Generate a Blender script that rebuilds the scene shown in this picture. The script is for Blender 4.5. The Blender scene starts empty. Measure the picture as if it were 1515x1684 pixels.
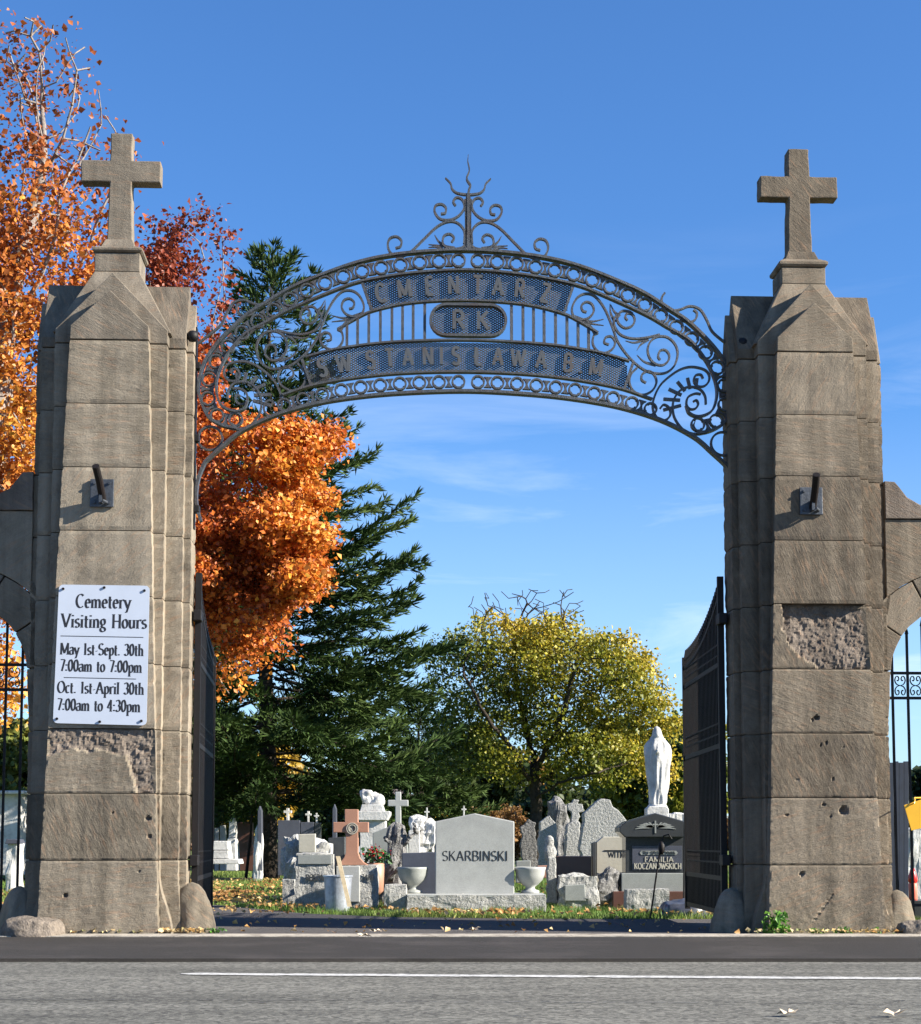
import bpy, math, random
import numpy as np
from mathutils import Vector, noise as mnoise
random.seed(7); np.random.seed(7)
R = math.radians
scene = bpy.context.scene
COL = scene.collection

# ------------------------------------------------------------------ camera
F = 2900.0; CX = 757.5; CY = 1105.0; PITCH = R(5.5); H = 0.75
cam = bpy.data.cameras.new('camera'); camo = bpy.data.objects.new('camera', cam); COL.objects.link(camo)
camo.location = (0, 0, H); camo.rotation_euler = (R(90) + PITCH, 0, 0)
cam.sensor_fit = 'VERTICAL'; cam.sensor_height = 24; cam.lens = 24 * F / 1684
cam.shift_y = (CY - 842) / 1684
cam.clip_start = 0.1; cam.clip_end = 3000
scene.camera = camo

# ------------------------------------------------------------------ world, sun, exposure
SUN_DIR = Vector((-0.845, 0.235, -0.46)).normalized()     # travel direction of the light
to_sun = -SUN_DIR
SUN_EL = math.asin(to_sun.z); SUN_AZ = math.atan2(to_sun.x, to_sun.y)
w = bpy.data.worlds.new("World"); scene.world = w; w.use_nodes = True
nt = w.node_tree; nt.nodes.clear()
def N(nt, t, **k):
    n = nt.nodes.new(t)
    for a, b in k.items():
        if a.startswith('in_'):
            key = a[3:]
            key = int(key) if key.isdigit() else key.replace('_', ' ')
            n.inputs[key].default_value = b
        else: setattr(n, a, b)
    return n
sky = N(nt, 'ShaderNodeTexSky', sky_type='NISHITA', sun_disc=False, sun_elevation=SUN_EL, sun_rotation=SUN_AZ,
        altitude=0.0, air_density=1.0, dust_density=0.25, ozone_density=4.5)
tc = N(nt, 'ShaderNodeTexCoord')
mp = N(nt, 'ShaderNodeMapping'); mp.inputs['Scale'].default_value = (1.6, 1.6, 9.0); mp.inputs['Rotation'].default_value = (0.05, 0.16, 0.3)
ns = N(nt, 'ShaderNodeTexNoise', in_Scale=2.6, in_Detail=8.0, in_Roughness=0.6, in_Distortion=0.5)
rp = N(nt, 'ShaderNodeValToRGB'); rp.color_ramp.elements[0].position = 0.49; rp.color_ramp.elements[1].position = 0.78
rp.color_ramp.elements[1].color = (0.55, 0.55, 0.55, 1)
sx = N(nt, 'ShaderNodeSeparateXYZ')
mr = N(nt, 'ShaderNodeMapRange'); mr.inputs['From Min'].default_value = 0.34; mr.inputs['From Max'].default_value = 0.06
mu = N(nt, 'ShaderNodeMath', operation='MULTIPLY')
mix = N(nt, 'ShaderNodeMix', data_type='RGBA'); mix.inputs['B'].default_value = (10.0, 10.6, 11.4, 1)
bg = N(nt, 'ShaderNodeBackground', in_Strength=0.05); out = N(nt, 'ShaderNodeOutputWorld')
L = nt.links.new
L(tc.outputs['Generated'], mp.inputs['Vector']); L(mp.outputs[0], ns.inputs['Vector']); L(ns.outputs['Fac'], rp.inputs[0])
L(tc.outputs['Generated'], sx.inputs[0]); L(sx.outputs['Z'], mr.inputs['Value'])
L(rp.outputs['Color'], mu.inputs[0]); L(mr.outputs[0], mu.inputs[1]); hz = N(nt, 'ShaderNodeMapRange'); hz.inputs['From Min'].default_value = 0.24; hz.inputs['From Max'].default_value = 0.0; hz.inputs['To Max'].default_value = 0.26
L(sx.outputs['Z'], hz.inputs['Value']); mxm = N(nt, 'ShaderNodeMath', operation='MAXIMUM'); L(mu.outputs[0], mxm.inputs[0]); L(hz.outputs[0], mxm.inputs[1]); L(mxm.outputs[0], mix.inputs['Factor'])
hs_ = N(nt, 'ShaderNodeMix', data_type='RGBA', blend_type='MULTIPLY'); hs_.inputs['Factor'].default_value = 1; hs_.inputs['B'].default_value = (0.74, 1.12, 1.50, 1); L(sky.outputs[0], hs_.inputs['A']); L(hs_.outputs['Result'], mix.inputs['A']); L(mix.outputs['Result'], bg.inputs['Color']); L(bg.outputs[0], out.inputs[0])
sun = bpy.data.lights.new('sun', 'SUN'); sun.energy = 5.0; sun.angle = R(0.53); sun.color = (1.0, 0.93, 0.82)
suno = bpy.data.objects.new('sun', sun); COL.objects.link(suno); suno.location = (40, -10, 30)
suno.rotation_euler = SUN_DIR.to_track_quat('-Z', 'Y').to_euler()
scene.view_settings.view_transform = 'Standard'; scene.view_settings.look = 'None'
scene.view_settings.exposure = 1.5; scene.view_settings.gamma = 1.0; scene.view_settings.use_curve_mapping = False
scene.cycles.max_bounces = 5; scene.cycles.transparent_max_bounces = 8

# ------------------------------------------------------------------ pixel -> place (used only to measure positions)
CP, SP = math.cos(PITCH), math.sin(PITCH)
def ray(px, py):
    x = (px - CX) / F; t = (CY - py) / F
    return np.array([x, CP - t * SP, SP + t * CP])
def PY(px, py, Y):                      # point on the plane Y = const -> X, Z
    d = ray(px, py); k = Y / d[1]; return (d[0] * k, H + d[2] * k)
def PGR(px, py, z=0.0):                 # point on the ground -> X, Y
    d = ray(px, py); k = (z - H) / d[2]; return (d[0] * k, d[1] * k)
GA = R(2.64); GO = np.array([0.042, 14.285]); GU = np.array([math.cos(GA), math.sin(GA)]); GV = np.array([-math.sin(GA), math.cos(GA)])
def PG(px, py, v):                      # point on the gate plane -> u, z
    d = ray(px, py); k = (v + GO.dot(GV)) / (d[:2].dot(GV)); p = d[:2] * k - GO
    return (p.dot(GU), H + d[2] * k)
def GW(u, v, z):                        # gate frame -> world
    p = GO + GU * u + GV * v; return (p[0], p[1], z)

# ------------------------------------------------------------------ mesh builder
class MB:
    def __init__(s): s.v = []; s.f = []
    def quad(s, a, b, c, d):
        n = len(s.v); s.v += [a, b, c, d]; s.f.append((n, n+1, n+2, n+3))
    def poly(s, pts):
        n = len(s.v); s.v += pts; s.f.append(tuple(range(n, n+len(pts))))
    def hexa(s, p):                     # p: 8 points, bottom ring then top ring
        n = len(s.v); s.v += list(p)
        s.f += [(n+3,n+2,n+1,n), (n+4,n+5,n+6,n+7)] + [(n+i, n+(i+1)%4, n+4+(i+1)%4, n+4+i) for i in range(4)]
    def box(s, x0, x1, y0, y1, z0, z1, fn=None):
        p = [(x0,y0,z0),(x1,y0,z0),(x1,y1,z0),(x0,y1,z0),(x0,y0,z1),(x1,y0,z1),(x1,y1,z1),(x0,y1,z1)]
        if fn: p = [fn(*q) for q in p]
        s.hexa(p)
    def prism(s, ring, off, fn=None):   # ring of (x,z), extruded y0..y1
        y0, y1 = off; n = len(s.v); m = len(ring)
        a = [(x, y0, z) for x, z in ring]; b = [(x, y1, z) for x, z in ring]
        if fn: a = [fn(*q) for q in a]; b = [fn(*q) for q in b]
        s.v += a + b
        s.f += [tuple(range(n, n+m)), tuple(range(n+2*m-1, n+m-1, -1))]
        s.f += [(n+(i+1)%m, n+i, n+m+i, n+m+(i+1)%m) for i in range(m)]
    def ribbon(s, pts, t, d0, d1, fn, closed=False, taper=None):   # flat bar swept along (u,z) path; t thick in plane, d0..d1 depth
        P = [np.array(p, float) for p in pts]; m = len(P); n0 = len(s.v)
        for i in range(m):
            if closed: tg = P[(i+1) % m] - P[i-1]
            else: tg = P[min(i+1, m-1)] - P[max(i-1, 0)]
            l = np.linalg.norm(tg) or 1; nn = np.array([-tg[1], tg[0]]) / l
            h = t * 0.5 * (taper(i / (m-1)) if taper else 1)
            a, b = P[i] + nn * h, P[i] - nn * h
            s.v += [fn(a[0], d0, a[1]), fn(a[0], d1, a[1]), fn(b[0], d1, b[1]), fn(b[0], d0, b[1])]
        for i in range(m if closed else m-1):
            a = n0 + 4*i; b = n0 + 4*((i+1) % m)
            s.f += [(a+k, a+(k+1)%4, b+(k+1)%4, b+k) for k in range(4)]
        if not closed:
            s.f += [(n0, n0+3, n0+2, n0+1), tuple(n0+4*(m-1)+k for k in range(4))]
    def tube(s, pts, rad, seg=8, caps=True):
        P = [Vector(p) for p in pts]; m = len(P); n0 = len(s.v)
        rr = rad if hasattr(rad, '__len__') else [rad]*m
        up = Vector((0.13, 0.21, 1)).normalized()
        for i in range(m):
            tg = (P[min(i+1, m-1)] - P[max(i-1, 0)]).normalized()
            x = tg.cross(up)
            if x.length < 1e-3: x = tg.cross(Vector((1, 0, 0)))
            x.normalize(); y = tg.cross(x)
            for k in range(seg):
                a = 2*math.pi*k/seg
                s.v.append(tuple(P[i] + (x*math.cos(a) + y*math.sin(a)) * rr[i]))
        for i in range(m-1):
            a = n0 + seg*i; b = a + seg
            s.f += [(a+k, a+(k+1)%seg, b+(k+1)%seg, b+k) for k in range(seg)]
        if caps: s.f += [tuple(n0+seg-1-k for k in range(seg)), tuple(n0+seg*(m-1)+k for k in range(seg))]
    def lathe(s, c, prof, seg=20, sx=1, sy=1, wob=None):
        n0 = len(s.v); m = len(prof)
        for i, (r, z) in enumerate(prof):
            for k in range(seg):
                a = 2*math.pi*k/seg; q = wob(a, z) if wob else 1
                s.v.append((c[0]+r*q*sx*math.cos(a), c[1]+r*q*sy*math.sin(a), c[2]+z))
        for i in range(m-1):
            a = n0+seg*i; b = a+seg
            s.f += [(a+k, a+(k+1)%seg, b+(k+1)%seg, b+k) for k in range(seg)]
        s.f += [tuple(n0+seg-1-k for k in range(seg)), tuple(n0+seg*(m-1)+k for k in range(seg))]
def origin(o):
    p = Vector((0, 0, 0))
    while o: p += o.location; o = o.parent
    return p
def obj(name, mb, mat, parent=None, at=None, smooth=False, bevel=0, **props):
    me = bpy.data.meshes.new(name)
    base = origin(parent) if parent else Vector(at if at else (0, 0, 0))
    if isinstance(mb, MB): V = np.array(mb.v, float).reshape(-1, 3); Fc = mb.f
    else: V, Fc = mb
    V = V - np.array(base)
    me.from_pydata(V.tolist(), [], Fc); me.update()
    if smooth: me.polygons.foreach_set('use_smooth', [True]*len(me.polygons))
    if isinstance(mat, (list, tuple)):
        for q in mat: me.materials.append(q)
    elif mat: me.materials.append(mat)
    o = bpy.data.objects.new(name, me); COL.objects.link(o)
    if parent: o.parent = parent
    else: o.location = base
    if bevel:
        b = o.modifiers.new('bevel', 'BEVEL'); b.width = bevel; b.segments = 2; b.limit_method = 'ANGLE'; b.angle_limit = R(35)
    for k, q in props.items(): o[k] = q
    return o
def thing(name, label, cat, at=(0, 0, 0), group=None):
    o = bpy.data.objects.new(name, None); COL.objects.link(o); o.location = at; o.empty_display_size = 0.2
    o['label'] = label; o['category'] = cat
    if group: o['group'] = group
    return o
def tag(o, label, cat, group=None):
    o['label'] = label; o['category'] = cat
    if group: o['group'] = group
    return o
def fast_mesh(name, V, quads, mat, parent=None, colors=None, at=None, tri=False, **props):
    me = bpy.data.meshes.new(name); base = origin(parent) if parent else Vector(at if at else (0, 0, 0))
    V = V - np.array(base); k = 3 if tri else 4; nf = len(quads)
    me.vertices.add(len(V)); me.vertices.foreach_set('co', V.astype(np.float32).ravel())
    me.loops.add(nf*k); me.loops.foreach_set('vertex_index', quads.astype(np.int32).ravel())
    me.polygons.add(nf); me.polygons.foreach_set('loop_start', np.arange(0, nf*k, k, dtype=np.int32))
    if colors is not None:
        a = me.color_attributes.new('tint', 'FLOAT_COLOR', 'POINT')
        a.data.foreach_set('color', colors.astype(np.float32).ravel())
    me.update(calc_edges=True); me.materials.append(mat)
    o = bpy.data.objects.new(name, me); COL.objects.link(o)
    if parent: o.parent = parent
    else: o.location = base
    for q, z in props.items(): o[q] = z
    return o

# ------------------------------------------------------------------ materials
def mat_new(name):
    m = bpy.data.materials.new(name); m.use_nodes = True; nt = m.node_tree
    b = nt.nodes['Principled BSDF']; return m, nt, b
def mat_basic(name, col, rough=0.6, metal=0.0, var=0.15, scale=8.0, bump=0.0, bscale=40.0, spec=0.5, dirt=None, dscale=3.0, dirt_amt=0.5, detail=6):
    m, nt, b = mat_new(name); L = nt.links.new
    tc = N(nt, 'ShaderNodeTexCoord')
    n1 = N(nt, 'ShaderNodeTexNoise', in_Scale=scale, in_Detail=float(detail), in_Roughness=0.65)
    L(tc.outputs['Object'], n1.inputs['Vector'])
    r = N(nt, 'ShaderNodeValToRGB'); e = r.color_ramp.elements
    e[0].position = 0.3; e[1].position = 0.7
    e[0].color = tuple(c*(1-var) for c in col) + (1,); e[1].color = tuple(min(1, c*(1+var)) for c in col) + (1,)
    L(n1.outputs['Fac'], r.inputs[0]); last = r.outputs[0]
    if dirt:
        n2 = N(nt, 'ShaderNodeTexNoise', in_Scale=dscale, in_Detail=8.0, in_Roughness=0.7); L(tc.outputs['Object'], n2.inputs['Vector'])
        r2 = N(nt, 'ShaderNodeValToRGB'); r2.color_ramp.elements[0].position = 0.48; r2.color_ramp.elements[1].position = 0.68
        r2.color_ramp.elements[1].color = (dirt_amt,)*3 + (1,)
        mx = N(nt, 'ShaderNodeMix', data_type='RGBA'); mx.inputs['B'].default_value = dirt + (1,)
        L(n2.outputs['Fac'], r2.inputs[0]); L(r2.outputs[0], mx.inputs['Factor']); L(last, mx.inputs['A']); last = mx.outputs['Result']
    L(last, b.inputs['Base Color']); b.inputs['Roughness'].default_value = rough; b.inputs['Metallic'].default_value = metal
    b.inputs['Specular IOR Level'].default_value = spec
    if bump:
        n3 = N(nt, 'ShaderNodeTexNoise', in_Scale=bscale, in_Detail=5.0, in_Roughness=0.6); L(tc.outputs['Object'], n3.inputs['Vector'])
        bm = N(nt, 'ShaderNodeBump', in_Strength=bump, in_Distance=0.02); L(n3.outputs['Fac'], bm.inputs['Height']); L(bm.outputs[0], b.inputs['Normal'])
    return m
def mat_sandstone(name, c1, c2, streak=1.0, bump=0.7):
    """bedded sandstone: tilted bands whose angle differs from stone to stone"""
    m, nt, b = mat_new(name); L = nt.links.new
    tc = N(nt, 'ShaderNodeTexCoord'); oi = N(nt, 'ShaderNodeObjectInfo')
    ang = N(nt, 'ShaderNodeMapRange'); ang.inputs['To Min'].default_value = -1.3; ang.inputs['To Max'].default_value = 1.0
    L(oi.outputs['Random'], ang.inputs['Value'])
    vr = N(nt, 'ShaderNodeVectorRotate', rotation_type='Y_AXIS'); L(tc.outputs['Object'], vr.inputs['Vector']); L(ang.outputs[0], vr.inputs['Angle'])
    off = N(nt, 'ShaderNodeVectorMath', operation='ADD'); cmb = N(nt, 'ShaderNodeCombineXYZ'); m10 = N(nt, 'ShaderNodeMath', operation='MULTIPLY', in_1=37.0)
    L(oi.outputs['Random'], m10.inputs[0]); L(m10.outputs[0], cmb.inputs[0]); L(m10.outputs[0], cmb.inputs[1]); L(vr.outputs[0], off.inputs[0]); L(cmb.outputs[0], off.inputs[1])
    mp = N(nt, 'ShaderNodeMapping'); mp.inputs['Scale'].default_value = (2.2, 2.2, 15.0); L(off.outputs[0], mp.inputs['Vector'])
    st = N(nt, 'ShaderNodeTexNoise', in_Scale=1.3, in_Detail=7.0, in_Roughness=0.68, in_Distortion=0.9); L(mp.outputs[0], st.inputs['Vector'])
    mt = N(nt, 'ShaderNodeTexNoise', in_Scale=5.0, in_Detail=8.0, in_Roughness=0.7); L(off.outputs[0], mt.inputs['Vector'])
    gr = N(nt, 'ShaderNodeTexNoise', in_Scale=130.0, in_Detail=3.0, in_Roughness=0.7); L(tc.outputs['Object'], gr.inputs['Vector'])
    a1 = N(nt, 'ShaderNodeMath', operation='MULTIPLY', in_1=0.34*streak); L(st.outputs['Fac'], a1.inputs[0])
    a2 = N(nt, 'ShaderNodeMath', operation='MULTIPLY_ADD', in_1=0.62); L(mt.outputs['Fac'], a2.inputs[0]); L(a1.outputs[0], a2.inputs[2])
    a3 = N(nt, 'ShaderNodeMath', operation='MULTIPLY_ADD', in_1=0.35); L(gr.outputs['Fac'], a3.inputs[0]); L(a2.outputs[0], a3.inputs[2])
    a4 = N(nt, 'ShaderNodeMath', operation='MULTIPLY_ADD', in_1=0.36); L(oi.outputs['Random'], a4.inputs[0]); L(a3.outputs[0], a4.inputs[2])
    r = N(nt, 'ShaderNodeValToRGB'); e = r.color_ramp.elements; e[0].position = 0.5; e[1].position = 0.98
    e[0].color = c1 + (1,); e[1].color = c2 + (1,); L(a4.outputs[0], r.inputs[0])
    # dark weather stains and rusty blooms
    dn = N(nt, 'ShaderNodeTexNoise', in_Scale=1.7, in_Detail=10.0, in_Roughness=0.75); L(off.outputs[0], dn.inputs['Vector'])
    dr = N(nt, 'ShaderNodeValToRGB'); dr.color_ramp.elements[0].position = 0.52; dr.color_ramp.elements[1].position = 0.72; dr.color_ramp.elements[1].color = (0.8, 0.8, 0.8, 1)
    L(dn.outputs['Fac'], dr.inputs[0]); mx = N(nt, 'ShaderNodeMix', data_type='RGBA'); mx.inputs['B'].default_value = (0.07, 0.06, 0.05, 1)
    L(dr.outputs[0], mx.inputs['Factor']); L(r.outputs[0], mx.inputs['A'])
    rn = N(nt, 'ShaderNodeTexNoise', in_Scale=3.1, in_Detail=4.0); L(mp.outputs[0], rn.inputs['Vector'])
    rr = N(nt, 'ShaderNodeValToRGB'); rr.color_ramp.elements[0].position = 0.55; rr.color_ramp.elements[1].position = 0.75; rr.color_ramp.elements[1].color = (0.5, 0.5, 0.5, 1)
    L(rn.outputs['Fac'], rr.inputs[0]); mx2 = N(nt, 'ShaderNodeMix', data_type='RGBA'); mx2.inputs['B'].default_value = (0.33, 0.20, 0.12, 1)
    L(rr.outputs[0], mx2.inputs['Factor']); L(mx.outputs['Result'], mx2.inputs['A'])
    mp3 = N(nt, 'ShaderNodeMapping'); mp3.inputs['Scale'].default_value = (7.0, 7.0, 0.55); L(tc.outputs['Object'], mp3.inputs['Vector'])
    sn = N(nt, 'ShaderNodeTexNoise', in_Scale=1.0, in_Detail=6.0, in_Roughness=0.6); L(mp3.outputs[0], sn.inputs['Vector'])
    sr = N(nt, 'ShaderNodeMapRange'); sr.inputs['From Min'].default_value = 0.35; sr.inputs['From Max'].default_value = 0.7; sr.inputs['To Min'].default_value = 1.12; sr.inputs['To Max'].default_value = 0.62
    L(sn.outputs['Fac'], sr.inputs['Value']); mx3 = N(nt, 'ShaderNodeVectorMath', operation='SCALE'); L(mx2.outputs['Result'], mx3.inputs[0]); L(sr.outputs[0], mx3.inputs['Scale'])
    L(mx3.outputs[0], b.inputs['Base Color']); b.inputs['Roughness'].default_value = 0.9; b.inputs['Specular IOR Level'].default_value = 0.2
    # tooling marks: fine ridges across the bedding, plus grain and pits
    mp2 = N(nt, 'ShaderNodeMapping'); mp2.inputs['Scale'].default_value = (14.0, 14.0, 46.0); mp2.inputs['Rotation'].default_value = (0, 0.7, 0); L(off.outputs[0], mp2.inputs['Vector'])
    tn = N(nt, 'ShaderNodeTexNoise', in_Scale=0.8, in_Detail=7.0, in_Roughness=0.78, in_Distortion=1.2); L(mp2.outputs[0], tn.inputs['Vector'])
    h1 = N(nt, 'ShaderNodeMath', operation='MULTIPLY_ADD', in_1=0.8); L(st.outputs['Fac'], h1.inputs[0]); L(tn.outputs['Fac'], h1.inputs[2])
    gb = N(nt, 'ShaderNodeTexNoise', in_Scale=70.0, in_Detail=4.0, in_Roughness=0.7); L(tc.outputs['Object'], gb.inputs['Vector'])
    h2 = N(nt, 'ShaderNodeMath', operation='MULTIPLY_ADD', in_1=0.5); L(gb.outputs['Fac'], h2.inputs[0]); L(h1.outputs[0], h2.inputs[2])
    bm = N(nt, 'ShaderNodeBump', in_Strength=bump, in_Distance=0.012); L(h2.outputs[0], bm.inputs['Height']); L(bm.outputs[0], b.inputs['Normal'])
    return m
def mat_leaf(name, rough=0.5, trans=0.35, spec=0.4):
    m, nt, b = mat_new(name); L = nt.links.new
    at = N(nt, 'ShaderNodeAttribute', attribute_name='tint')
    L(at.outputs['Color'], b.inputs['Base Color']); b.inputs['Roughness'].default_value = rough; b.inputs['Specular IOR Level'].default_value = spec
    tr = N(nt, 'ShaderNodeBsdfTranslucent'); L(at.outputs['Color'], tr.inputs['Color'])
    mx = N(nt, 'ShaderNodeMixShader', in_0=trans); L(b.outputs[0], mx.inputs[1]); L(tr.outputs[0], mx.inputs[2])
    L(mx.outputs[0], nt.nodes['Material Output'].inputs[0]); return m
def mat_granite(name, c, rough=0.45, bump=0.05, speck=0.35, sc=220.0):
    m, nt, b = mat_new(name); L = nt.links.new
    tc = N(nt, 'ShaderNodeTexCoord'); n = N(nt, 'ShaderNodeTexNoise', in_Scale=sc, in_Detail=2.0, in_Roughness=0.8); L(tc.outputs['Object'], n.inputs['Vector'])
    n2 = N(nt, 'ShaderNodeTexNoise', in_Scale=6.0, in_Detail=8.0, in_Roughness=0.7); L(tc.outputs['Object'], n2.inputs['Vector'])
    a = N(nt, 'ShaderNodeMath', operation='MULTIPLY_ADD', in_1=0.5); L(n2.outputs['Fac'], a.inputs[0]); L(n.outputs['Fac'], a.inputs[2])
    r = N(nt, 'ShaderNodeValToRGB'); e = r.color_ramp.elements; e[0].position = 0.5; e[1].position = 1.0
    e[0].color = tuple(q*(1-speck) for q in c)+(1,); e[1].color = tuple(min(1, q*(1+speck)) for q in c)+(1,)
    L(a.outputs[0], r.inputs[0]); L(r.outputs[0], b.inputs['Base Color']); b.inputs['Roughness'].default_value = rough
    n3 = N(nt, 'ShaderNodeTexNoise', in_Scale=28.0, in_Detail=6.0, in_Roughness=0.65); L(tc.outputs['Object'], n3.inputs['Vector'])
    bm = N(nt, 'ShaderNodeBump', in_Strength=bump, in_Distance=0.03); L(n3.outputs['Fac'], bm.inputs['Height']); L(bm.outputs[0], b.inputs['Normal'])
    return m
M = {}
M['sand'] = mat_sandstone('grey_brown_sandstone', (0.10, 0.083, 0.06), (0.27, 0.228, 0.17))
M['sand_r'] = mat_sandstone('brown_sandstone', (0.09, 0.071, 0.05), (0.228, 0.187, 0.136))
M['cap'] = mat_sandstone('capstone_sandstone', (0.095, 0.079, 0.06), (0.24, 0.203, 0.155), 1.0, 0.6)
M['sand_rough'] = mat_sandstone('broken_sandstone', (0.12, 0.096, 0.076), (0.27, 0.222, 0.178), 0.5, 1.0)
M['iron'] = mat_basic('weathered_grey_paint_on_iron', (0.052, 0.056, 0.06), 0.42, 0.1, 0.5, 25, 0.35, 120, 0.5, (0.06, 0.035, 0.024), 5.0, 0.6)
M['iron_black'] = mat_basic('black_painted_iron', (0.009, 0.008, 0.008), 0.55, 0.0, 0.3, 25, 0.2, 90, 0.25, (0.02, 0.009, 0.007), 4.0, 0.4)
M['lettering'] = mat_basic('grey_letter_paint', (0.065, 0.07, 0.075), 0.6, 0.0, 0.15, 18, 0.1, 80, 0.4, (0.07, 0.045, 0.03), 4.5, 0.6)
M['plate'] = mat_basic('blue_grey_steel_plate', (0.06, 0.068, 0.08), 0.5, 0.4, 0.3, 30, 0.2, 60)
M['sign'] = mat_basic('white_sign_enamel', (0.44, 0.48, 0.55), 0.35, 0.0, 0.04, 4, 0.0)
M['ink'] = mat_basic('black_print', (0.015, 0.015, 0.018), 0.5, 0, 0.1)
M['asphalt'] = None
M['kerb'] = mat_basic('worn_concrete_strip', (0.38, 0.34, 0.28), 0.9, 0, 0.25, 9, 0.4, 60, 0.2, (0.12, 0.10, 0.08), 6.0, 0.8)
M['shoulder'] = mat_basic('fresh_dark_asphalt', (0.033, 0.029, 0.025), 0.85, 0, 0.35, 120, 0.6, 160, 0.3, (0.09, 0.078, 0.07), 1.2, 0.5)
M['drive'] = mat_basic('driveway_asphalt', (0.085, 0.078, 0.075), 0.95, 0, 0.3, 60, 0.5, 130, 0.2, (0.13, 0.11, 0.09), 1.0, 0.6)
M['granite'] = mat_granite('light_grey_granite', (0.35, 0.355, 0.335), 0.5, 0.03, 0.28)
M['granite_rock'] = mat_granite('rock_pitched_granite', (0.33, 0.325, 0.30), 0.85, 1.0, 0.4, 60)
M['granite_mid'] = mat_granite('grey_granite', (0.25, 0.26, 0.24), 0.5, 0.05, 0.3)
M['granite_dark'] = mat_granite('dark_polished_granite', (0.045, 0.048, 0.05), 0.18, 0.02, 0.4)
M['granite_blue'] = mat_granite('blue_grey_granite', (0.07, 0.075, 0.095), 0.3, 0.03, 0.4)
M['granite_red'] = mat_granite('red_brown_granite', (0.10, 0.047, 0.035), 0.3, 0.03, 0.35)
M['granite_pink'] = mat_granite('pink_brown_granite', (0.36, 0.185, 0.12), 0.5, 0.03, 0.2)
M['cream'] = mat_granite('cream_stone', (0.42, 0.395, 0.32), 0.7, 0.1, 0.15)
M['white'] = mat_basic('white_marble', (0.54, 0.53, 0.50), 0.55, 0, 0.08, 12, 0.4, 30, 0.4, (0.22, 0.205, 0.18), 4.0, 0.75)
M['dark_rock'] = mat_granite('lichen_dark_rock', (0.17, 0.165, 0.155), 0.95, 1.2, 0.7, 25)
M['boulder'] = mat_granite('boulder', (0.17, 0.14, 0.11), 0.95, 1.0, 0.4, 18)
M['bark'] = mat_basic('dark_bark', (0.045, 0.036, 0.028), 0.95, 0, 0.4, 14, 1.0, 35, 0.1)
M['bark_light'] = mat_basic('grey_maple_bark', (0.24, 0.205, 0.18), 0.95, 0, 0.45, 9, 0.8, 35, 0.1)
M['leaf'] = mat_leaf('maple_leaf')
M['needle'] = mat_leaf('spruce_needle', 0.7, 0.10, 0.12)
M['grassblade'] = mat_leaf('grass_blade', 0.6, 0.3, 0.3)
M['galv'] = mat_basic('galvanised_steel', (0.42, 0.45, 0.50), 0.38, 0.55, 0.25, 20, 0.1, 40)
M['wood'] = mat_basic('raw_plank', (0.52, 0.42, 0.27), 0.8, 0, 0.2, 12, 0.2, 60)
M['yellow'] = mat_basic('yellow_plastic', (0.75, 0.40, 0.02), 0.4, 0, 0.06, 6)
M['red'] = mat_basic('red_glass', (0.5, 0.02, 0.015), 0.3, 0, 0.2, 12)
M['pinkred'] = mat_basic('faded_red_wax', (0.72, 0.16, 0.10), 0.5, 0, 0.2, 12)
M['petal'] = mat_basic('red_petals', (0.55, 0.02, 0.03), 0.6, 0, 0.3, 30)
M['leafgreen'] = mat_basic('flower_foliage', (0.03, 0.09, 0.02), 0.6, 0, 0.4, 30)
M['housew'] = mat_basic('house_siding_white', (0.55, 0.56, 0.6), 0.8, 0, 0.06, 3)
M['houser'] = mat_basic('house_brick_red', (0.30, 0.11, 0.09), 0.9, 0, 0.25, 8)
M['roof'] = mat_basic('roof_shingle', (0.14, 0.11, 0.10), 0.9, 0, 0.2, 8)
M['glass'] = mat_basic('window_glass', (0.03, 0.04, 0.06), 0.08, 0, 0.2, 1)
M['dkgreen'] = mat_basic('dark_blue_painted_wood', (0.018, 0.028, 0.05), 0.7, 0, 0.3, 5)

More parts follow.
